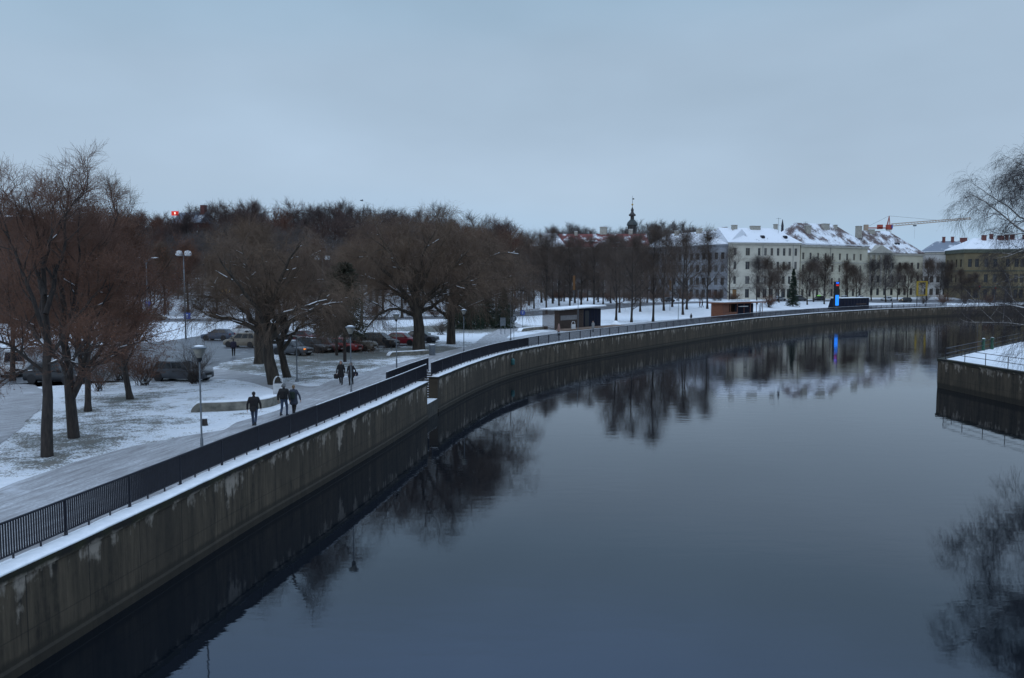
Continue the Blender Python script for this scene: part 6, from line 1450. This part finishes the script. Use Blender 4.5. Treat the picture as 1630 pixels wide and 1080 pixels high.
    # coat
    caps(cloth, S(0, -.005, 1.34 + dz), S(0, .0, 1.0 + dz), .168 * k, .158 * k); caps(cloth, S(0, 0, 1.0 + dz), S(0, .005, max(hem + .12, .45) + dz), .158 * k, .15 * k)
    for x in (-.08, .08):
        caps(cloth, S(x, -.0, 1.36 + dz), S(x, 0, 1.05 + dz), .145 * k, .125 * k); caps(cloth, S(x, 0, 1.05 + dz), S(x * (1.25 if female else 1.1), .01, max(hem + .1, .4) + dz), .125 * k, (.15 if female else .128) * k)
    caps(cloth, S(-sh + .02, 0, 1.42 + dz), S(sh - .02, 0, 1.42 + dz), .082 * k, .082 * k); caps(cloth, S(0, -.01, 1.45 + dz), S(0, 0, 1.50 + dz), .085 * k, .072 * k)
    caps(leg, S(-.065, 0, hips), S(.065, 0, hips), .132 * k, .132 * k); caps(leg, S(0, 0, hips), S(0, 0, hips + .14), .14 * k, .14 * k)
    if sit:
        for s in (-1, 1): caps(cloth, S(s * .1, .05, .54), S(s * .12, .25, .53), .12 * k, .10 * k)
    remesh(body, 'body', M['skin'], r, min(vox, .0095)); remesh(leg, 'trousers', tcol, r, vox); remesh(cloth, 'coat', ccol, r, vox, 4); remesh(shoe, 'shoes', M['black'], r, vox)
    hr_ = MB()
    if hair == 'hat': hr_.ball(S(0, .012, 1.675 + dz), (.098 * k, .112 * k, .098 * k), 14, 10); caps(hr_, S(-.045, -.03, 1.63 + dz), S(.045, -.03, 1.63 + dz), .078 * k, .078 * k); nm = 'hat'
    elif hair == 'short': hr_.ball(S(0, -.012, 1.67 + dz), (.090 * k, .100 * k, .095 * k), 14, 10); caps(hr_, S(0, -.05, 1.63 + dz), S(0, -.055, 1.57 + dz), .062 * k, .045 * k); nm = 'hair'
    else: hr_.ball(S(0, -.012, 1.66 + dz), (.100 * k, .106 * k, .105 * k), 14, 10); caps(hr_, S(-.05, -.04, 1.63 + dz), S(-.055, -.05, 1.49 + dz), .06 * k, .045 * k); caps(hr_, S(.05, -.04, 1.63 + dz), S(.055, -.05, 1.49 + dz), .06 * k, .045 * k); caps(hr_, S(0, -.06, 1.6 + dz), S(0, -.07, 1.48 + dz), .06 * k, .05 * k); nm = 'hair'
    if hair != 'hat':
        # keep the face clear
        pass
    remesh(hr_, nm, hcol, r, .009, 3)
    for s in (-1, 1): MB().ball(S(s * .032, .105, 1.645 + dz), .011 * k, 8, 6).build('eye', M['black'], r, smooth=True)
    r['_k'] = k; del r['_k']
    return r, ends, k, dz
def cl(name, c): return pmat('cloth_' + name, c, tuple(x * .65 for x in c), 14, .9, .25)
CL = {n: cl(n, c) for n, c in {'black': (.014, .013, .015), 'coal': (.022, .021, .024), 'denim': (.035, .055, .10), 'navy': (.022, .028, .05), 'slate': (.04, .05, .075), 'grey': (.13, .135, .14), 'purple': (.03, .025, .05), 'darkred': (.12, .02, .02), 'pink': (.30, .19, .16), 'palegrey': (.24, .24, .24), 'green': (.02, .035, .028), 'dark': (.018, .018, .02)}.items()}
HR = {n: pmat('hair_' + n, c, tuple(x * .6 for x in c), 30, .7, .3) for n, c in {'black': (.012, .01, .009), 'fair': (.20, .13, .07), 'brown': (.06, .038, .025)}.items()}
def pg(px, py): return G(px, py)
def pack(name, label, base, off, face, size, mat, cat):
    """a bag worn or held by somebody, a thing of its own"""
    a = math.radians(face); o = Vector((off[0] * math.cos(a) - off[1] * math.sin(a), off[0] * math.sin(a) + off[1] * math.cos(a), off[2]))
    t = thing(name, label, cat, base + o, a); w, d, h = size; m = MB()
    m.box(-w / 2, w / 2, -d / 2, d / 2, 0, h); m.build('body', mat, t, smooth='auto', bevel=min(w, d, h) * .28)
    MB().box(-w * .36, w * .36, -d / 2 - d * .3, -d / 2 + .01, h * .12, h * .5).build('pocket', mat, t, bevel=.02)
    return t
# man alone
p = pg(405, 680); person('man in black jacket and blue jeans walking away alone along the near railing', p, 10, 1.80, .24, ccol=CL['black'], tcol=CL['denim'], hcol=HR['black'], hem=.82, arms=((.04, -.12), (.05, .06)))
pack('shoulder_bag', 'small dark shoulder bag hanging behind the man in jeans', p, (-.02, -.21, .80), 10, (.30, .12, .26), CL['coal'], 'bag').children
# couple seen from behind
p = pg(452.5, 664); person('man in grey knitted cap walking away with a black backpack', p, -4, 1.82, .22, ccol=CL['dark'], tcol=CL['denim'], hcol=CL['grey'], hair='hat', hem=.84, walk=-1, arms=((.06, .0), (.05, -.02)))
b_ = pack('backpack', 'black backpack worn by the man in the grey cap', p, (0, -.24, 1.02), -4, (.33, .17, .46), CL['black'], 'backpack')
for s in (-.1, .1): MB().tube([(s, .06, .44), (s, .2, .50), (s, .34, .42), (s, .37, .2)], .018, 6).build('strap', CL['black'], b_)
p = pg(468, 661); person('fair-haired woman in a slate-blue coat walking away with a green backpack', p, -2, 1.68, .18, ccol=CL['slate'], tcol=CL['black'], hcol=HR['fair'], hair='short', hem=.62, female=True, arms=((.04, .0), (.12, .0)))
b_ = pack('backpack', 'dark green backpack worn by the woman in the slate-blue coat', p, (0, -.235, .93), -2, (.31, .16, .40), CL['green'], 'backpack')
for s in (-.1, .1): MB().tube([(s, .06, .38), (s, .2, .44), (s, .33, .38), (s, .36, .18)], .016, 6).build('strap', CL['green'], b_)
# pair coming this way
p = pg(543, 613); person('woman in long black coat walking toward the camera carrying a bag', p, 186, 1.72, .2, ccol=CL['black'], tcol=CL['black'], hcol=HR['black'], hair='long', hem=.55, female=True, arms=((.05, .05), (.06, -.02)))
pack('handbag', 'black handbag held by the woman in the long black coat', p, (-.36, .05, .42), 0, (.34, .14, .36), CL['coal'], 'bag')
p = pg(559, 613.5); person('fair-haired woman in dark coat walking toward the camera beside the lamp post', p, 178, 1.66, .16, ccol=CL['coal'], tcol=CL['black'], hcol=HR['fair'], hair='long', hem=.58, female=True, walk=-1, arms=((.12, .05), (.05, .0)))
pack('handbag', 'dark handbag held by the fair-haired woman at the lamp post', p, (.34, .02, .66), 0, (.34, .16, .30), CL['navy'], 'bag')
p = pg(372, 568); person('man in dark purple jacket walking away across the wet parking', p, 20, 1.76, .2, ccol=CL['purple'], tcol=CL['black'], hcol=HR['black'], hem=.8, vox=.016)
p = Y_on(889.5, 534.5); person('person in beige hooded coat standing at the left of the brown kiosk deck', p, 60, 1.66, .1, ccol=CL['pink'], tcol=CL['coal'], hcol=CL['pink'], hair='hat', hem=.6, female=True, vox=.018)
p = Y_on(944, 529); person('person in pale grey coat standing before the right end of the brown kiosk', p, 150, 1.66, .08, ccol=CL['palegrey'], tcol=CL['coal'], hcol=HR['brown'], hair='long', hem=.6, female=True, vox=.018)
p = Y_on(1100, 511.5); person('dark-clad person standing half hidden behind the far railing left of the orange kiosk', p, 40, 1.5, .1, ccol=CL['black'], tcol=CL['black'], hcol=HR['black'], hem=.7, vox=.018)
p = G(1114, 490); person('person in dark red jacket walking on the far snow, left one of two', p, 90, 1.75, .2, ccol=CL['darkred'], tcol=CL['black'], hcol=HR['brown'], hem=.75, vox=.02)
p = G(1118, 490); person('person in blackish jacket walking on the far snow, right one of two', p, 90, 1.78, .2, ccol=CL['black'], tcol=CL['black'], hcol=HR['black'], hem=.75, vox=.02, walk=-1)
p = wl(s_at_y(Y_on(1461, 491.5).y), 1.6); person('lone dark figure on the far promenade below the yellow frame', Vector((p[0], p[1], T(p[0], p[1]))), 90, 1.75, .25, ccol=CL['black'], tcol=CL['black'], hcol=HR['black'], hem=.7, vox=.02)
# green-clad pair on the right bank
for px, py, lb in ((1565, 558, 'left one of two green mooring bollards on the right bank snow'), (1579, 556, 'right one of two green mooring bollards on the right bank snow')):
    p = Y_on(px, py, 0); t = thing('mooring_post', lb, 'bollard', p, 0, 'green posts on the right bank'); MB().lathe([(.16, -.05), (.14, 1.1), (.2, 1.15), (.2, 1.25), (.08, 1.3)], n=12).build('post', pmat('green_paint', (.02, .10, .06), (.015, .07, .045), 4, .5), t, smooth='auto'); MB().bar((-.3, 0, .95), (.3, 0, .95), .07, .07).build('cross_bar', M['dark_steel'], t); MB().lathe([(.17, 1.255), (.08, 1.34)], n=10).build('snow', M['snow'], t)
# gull
d = 120; p = Wp(579, d, 0); t = thing('gull', 'small grey gull gliding above the hill skyline', 'bird', (p.x, d, Zp(320, d)), .6)
m = MB(); caps(m, (-.16, 0, 0), (.12, 0, .02), .05, .07); caps(m, (.16, 0, .05), (.2, 0, .055), .045, .04); caps(m, (.23, 0, .05), (.29, 0, .045), .014, .006); caps(m, (-.18, 0, 0), (-.30, 0, .01), .04, .02)
for s in (-1, 1):
    for q in range(6): caps(m, (.04 - q * .03, s * .05, .03), (.05 - q * .035, s * .30, .16), .022, .02, 6); caps(m, (.05 - q * .035, s * .30, .16), (-.04 - q * .02, s * (.66 - q * .04), .10), .02, .008, 6)
remesh(m, 'body', pmat('gull_grey', (.20, .21, .23), (.08, .085, .09), 6, .8), t, .012)
